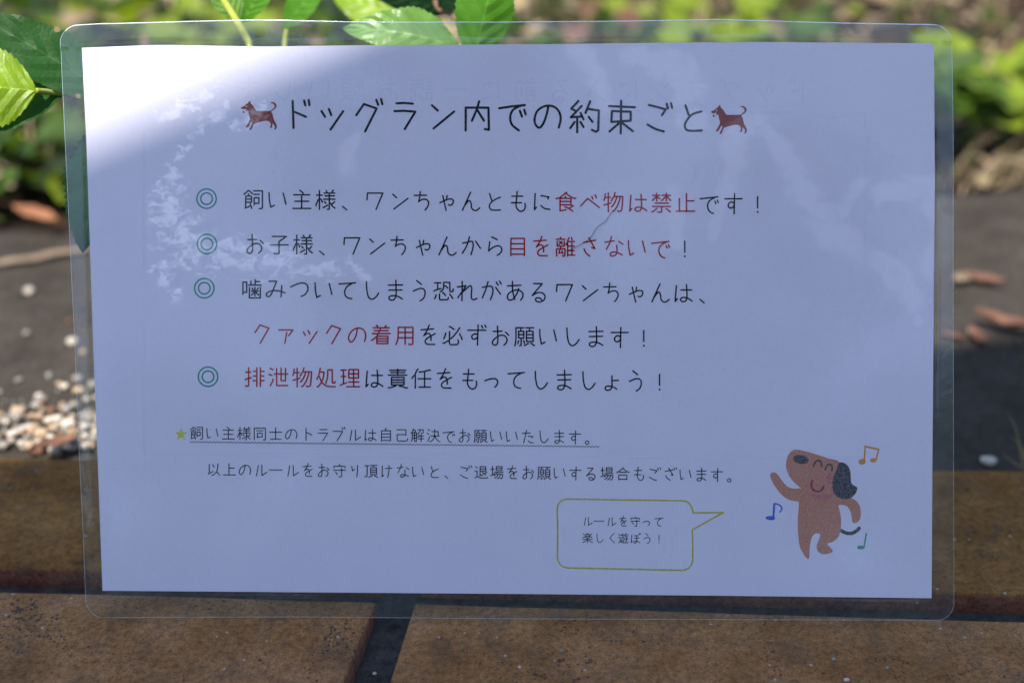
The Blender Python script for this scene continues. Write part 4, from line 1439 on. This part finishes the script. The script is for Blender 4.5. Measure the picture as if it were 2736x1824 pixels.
stone(78, 782, 0.0030, M_PEB, 'pale pebble alone on the kerb near the left edge of the picture', seed=2)
stone(72, 893, 0.0022, M_PEB2, 'small grey brown pebble on the kerb below the lone pale one', seed=3)
stone(196, 918, 0.0034, M_PEB, 'pale pebble on the kerb beside the left edge of the notice', seed=4)
stone(186, 862, 0.0020, M_DRY, 'tiny reddish crumb on the kerb above the pale pebble', seed=5)
stone(2640, 1238, 0.0032, M_PEB, 'white pebble in the shadow at the back edge of the tiles', seed=6)
stone(2600, 893, 0.0034, M_PEB, 'pale pebble under the curled brown leaf', seed=7)
stone(1001, 1800, 0.0008, M_PEB, 'white grit grain in the joint between the front tiles', z=-0.0080, seed=8)
# crumbs on the tiles
for k, (px, py, r, m, lab) in enumerate([
        (2227, 1762, 0.0008, M_PEB2, 'dark brown crumb on the front tile under the dancing dog'),
        (1500, 1740, 0.0008, M_PEB2, 'dark bluish crumb in the middle of the front tile'),
        (2262, 1817, 0.0008, M_PEB, 'white crumb at the bottom edge of the front tile'),
        (2371, 1784, 0.0006, M_PEB2, 'small dark crumb right of the brown one on the front tile'),
        (1388, 1782, 0.0006, M_PEB, 'whitish fleck in the middle of the front tile')]):
    stone(px, py, r, m, lab, z=0.0, seed=20 + k, name='crumb')
# gravel piled against the tiles on the left
vs, fs, mi = [], [], []
rr = random.Random(8)
ico = bmesh.new()
bmesh.ops.create_icosphere(ico, subdivisions=1, radius=1)
iv = [v.co.copy() for v in ico.verts]
ifc = [tuple(v.index for v in f.verts) for f in ico.faces]
ico.free()
for _ in range(2000):
    px = rr.uniform(-500, 1500)
    py = 1218 - abs(rr.gauss(0, 105))
    if px > 330 and rr.random() < 0.6:
        continue
    if rr.random() < smoothstep(1130, 960, py) * 0.85:
        continue
    p = ground(px, py, -0.016)
    r = 0.0006 + 0.0028 * rr.random() ** 2.2
    hgt = -0.016 + r * 0.5 + rr.random() * 0.007 * smoothstep(1080, 1215, py)
    n = len(vs)
    sx, sy, sz = rr.uniform(0.7, 1.4), rr.uniform(0.7, 1.4), rr.uniform(0.4, 0.9)
    a = rr.uniform(0, 6.28)
    for c in iv:
        k = rr.uniform(0.8, 1.1)
        x, y = c.x * sx * r * k, c.y * sy * r * k
        vs.append((p.x + x * math.cos(a) - y * math.sin(a), p.y + x * math.sin(a) + y * math.cos(a), hgt + c.z * sz * r))
    fs += [tuple(n + q for q in f) for f in ifc]
    mi += [rr.choices([0, 1, 2, 3], [2.4, 3.4, 2.4, 0.8])[0]] * len(ifc)
stuff(obj('gravel', vs, fs, [M_PEB, M_PEB2, M_PEB3, M_DRY], None, mi), 'pale gravel and crumbs gathered along the back edge of the tiles', 'gravel')


def dry_leaf(p, d, ln, wd, m, label, curl=0.5, roll=0.9):
    """curled dead leaf lying on the ground"""
    d = d.normalized()
    s = d.cross(Vector((0, 0, 1))).normalized()
    vs, fs, uvs = [], [], []
    nu, nv = 14, 6
    for i in range(nu + 1):
        u = i / nu
        w = math.sin(math.pi * min(0.97, 0.03 + u * 0.95)) ** 0.8 * wd / 2
        for j in range(nv + 1):
            v = j / nv * 2 - 1
            a = v * roll
            vs.append(p + d * (u - 0.5) * ln + s * math.sin(a) * w / max(0.3, math.sin(roll)) +
                      Vector((0, 0, 0.0012 + (1 - math.cos(a)) * w * 1.2 + curl * ln * (u - 0.5) ** 2 + 0.0006 * math.sin(u * 17 + v * 3))))
            uvs.append((u, j / nv))
    for i in range(nu):
        for j in range(nv):
            a = i * (nv + 1) + j
            fs.append((a, a + 1, a + nv + 2, a + nv + 1))
    return tag(obj('dry_leaf', vs, fs, m, None, smooth=True, uv=uvs), label, 'leaf')


def gdir(a, b, z):
    return ground(*b, z) - ground(*a, z)


dry_leaf(ground(95, 578, -0.005), gdir((25, 548), (185, 605), -0.005), 0.046, 0.014, M_ORANGE,
         'orange dead leaf on the kerb edge at the left', 0.15, 0.7)
dry_leaf(ground(2620, 755, -0.014), gdir((2560, 745), (2690, 770), -0.014), 0.026, 0.011, M_DRY,
         'red brown curled dead leaf on the kerb right of the notice', 0.5, 1.0)
dry_leaf(ground(2570, 748, -0.012), gdir((2560, 760), (2590, 740), -0.012), 0.014, 0.010, M_BEIGE,
         'pale scrap of leaf stuck to the red brown one', 0.3, 0.6)
dry_leaf(ground(2690, 875, -0.012), gdir((2600, 860), (2780, 900), -0.012), 0.038, 0.012, M_DRY,
         'curled orange brown dead leaf at the right edge of the kerb', 0.7, 1.1)
dry_leaf(ground(2610, 905, -0.014), gdir((2590, 870), (2640, 935), -0.014), 0.020, 0.008, M_DRY,
         'dark end of a curled leaf hanging down on the kerb', 0.4, 0.8)
dry_leaf(ground(150, 1190, -0.008), gdir((60, 1210), (220, 1170), -0.008), 0.019, 0.009, M_DRY,
         'dark brown dead leaf scrap among the gravel at the left', 0.4, 0.8)
dry_leaf(ground(2545, 905, -0.015), gdir((2520, 900), (2570, 910), -0.015), 0.012, 0.006, M_DRY,
         'reddish leaf scrap seen through the right margin of the notice', 0.4, 0.8)
dry_leaf(ground(100, 690, -0.014), gdir((-60, 715), (250, 660), -0.014), 0.075, 0.009, M_BEIGE,
         'long straw coloured leaf blade lying flat on the kerb at the left', 0.0, 0.3)
# grass blades growing at the tile edge on the right
gt = thing('grass_tuft', 'small tuft of dark thin grass at the right end of the tile edge', 'grass', ground(2725, 1262, -0.01))
for (a, b, c) in (((2735, 1250), (2715, 1150), (2690, 1100)), ((2740, 1255), (2700, 1230), (2680, 1205)),
                  ((2750, 1255), (2725, 1190), (2700, 1165)), ((2760, 1245), (2740, 1000), (2690, 870))):
    p0 = ground(*a, -0.01)
    dep = (p0 - CAM).dot(FW)
    stalk([p0, at(*b, dep * 0.99), at(*c, dep * 0.985)], lambda t: 0.0007 * (1.05 - t), M_STRAW if a[0] != 2760 else BED[0], gt, 'blade')

# ================================================================== BEHIND THE READER (shade and reflections)
e_dir = Vector((0.962, 0.271, 0)).normalized()
e_back = Vector((0.271, -0.962, 0)).normalized()
E_ = on_sheet(640, 283) + SUN * 2.3
aw = thing('shade_caster_canopy', 'flat timber canopy on four posts added out of view to cast the shade', 'canopy', (E_.x, E_.y, 0))  # unseen canopy, added to throw the shadow edge over sheet and ground


def box(name, c, dx, dy, dz, m, parent):
    """box centred on c with half sizes along the canopy's own axes"""
    vs = []
    for sz in (-1, 1):
        for sx, sy in ((-1, -1), (1, -1), (1, 1), (-1, 1)):
            vs.append(c + e_dir * dx * sx + e_back * dy * sy + Vector((0, 0, dz * sz)))
    return obj(name, vs, [(0, 1, 2, 3)[::-1], (4, 5, 6, 7), (0, 1, 5, 4), (1, 2, 6, 5), (2, 3, 7, 6), (3, 0, 4, 7)], m, parent)


RD = 0.70
for k in range(9):
    box('roof_board', E_ + e_back * (RD * (k + 0.5) / 9 * 1.0) + Vector((0, 0, 0.012)), 2.4, RD / 18 - 0.0005, 0.012, M_WOOD, aw)
for k in range(-3, 4):
    box('rafter', E_ + e_back * RD / 2 + e_dir * k * 0.75 + Vector((0, 0, -0.03)), 0.02, RD / 2 - 0.05, 0.028, M_WOOD, aw)
for sx in (-2.3, 2.3):
    for sy in (0.1, RD - 0.1):
        c = E_ + e_dir * sx + e_back * sy
        c.z = (E_.z - 0.06) / 2 - 0.0375
        box('post', c, 0.035, 0.035, (E_.z - 0.06) / 2 + 0.0375, M_WOOD, aw)

M_CROWN = [flat('crown_leaf', (0.022, 0.045, 0.012), 0.6, 0.2, (0.08, 0.16, 0.02), scale=3),
           flat('crown_leaf_light', (0.04, 0.08, 0.018), 0.6, 0.25, (0.12, 0.22, 0.03), scale=3)]


def tree(az, dist, h, w, label, n=8000, clear=0.10):
    """tree at azimuth az (degrees right of straight behind the camera)"""
    a = math.radians(az)
    bp = Vector((math.sin(a) * dist, -math.cos(a) * dist, -0.075))
    t = thing('tree', label, 'tree', bp, 'trees behind the canopy')
    v, f = tube([bp, bp + Vector((0.05, 0, h * 0.3)), bp + Vector((-0.05, 0.05, h * 0.75))], lambda q: h * 0.03 * (1 - 0.7 * q), 8)
    obj('trunk', v, f, M_BARK, t, smooth=True)
    s = Soup()
    clumps = [(Vector((rnd.gauss(0, 0.24), rnd.gauss(0, 0.24), rnd.random())), rnd.uniform(0.10, 0.2)) for _ in range(34)]
    for _ in range(n):
        c, r = rnd.choice(clumps)
        taper = 1.0 - 0.55 * c.z
        p = Vector((c.x * w * taper, c.y * w * taper, h * (clear + (1 - clear) * c.z * 0.93)))
        p += rdir(-1, 1) * (rnd.random() ** 0.5) * r * w
        p.z = max(p.z, h * clear * 0.6)
        sz = rnd.uniform(0.10, 0.2) * h / 5
        s.leaf(bp + p, rdir(-0.6, 0.6), rdir(0, 1), sz, sz * 0.6, 0 if rnd.random() < 0.6 else 1, 0.2)
    obj('crown', s.v, s.f, M_CROWN, t, s.mi)


hd = Soup()  # hedge added out of view to darken the low reflection in the film
for _ in range(16000):
    a = math.radians(rnd.uniform(-70, 70))
    dd = 13 + rnd.uniform(-0.8, 0.8)
    top = 2.6 + 0.5 * math.sin(a * 23) + 0.3 * math.sin(a * 51)
    hd.leaf(Vector((math.sin(a) * dd, -math.cos(a) * dd, -0.07 + rnd.random() * top)), rdir(-0.6, 0.6), rdir(0, 1), 0.32, 0.2,
            0 if rnd.random() < 0.6 else 1, 0.2)
tag(obj('hedge', hd.v, hd.f, M_CROWN, None, hd.mi), 'long dark hedge added out of view to close off the bright horizon', 'hedge')
for az, dist, h, w, lab in (
        (-34, 10, 4.4, 5.0, 'broad tree at the left end of the row behind the canopy'),
        (-19, 11, 3.6, 4.6, 'low bushy tree in the gap left of the tallest tree'),
        (-7, 9, 6.8, 3.4, 'tallest tree in the row behind the canopy'),
        (3, 11, 4.6, 3.0, 'middling tree right of the tallest tree'),
        (9, 9, 5.4, 2.6, 'narrow tree right of the middling tree'),
        (18, 11, 3.9, 4.4, 'low rounded tree at the right of the row'),
        (31, 10, 5.2, 4.6, 'big tree at the right end of the row')):
    tree(az, dist, h, w, lab)
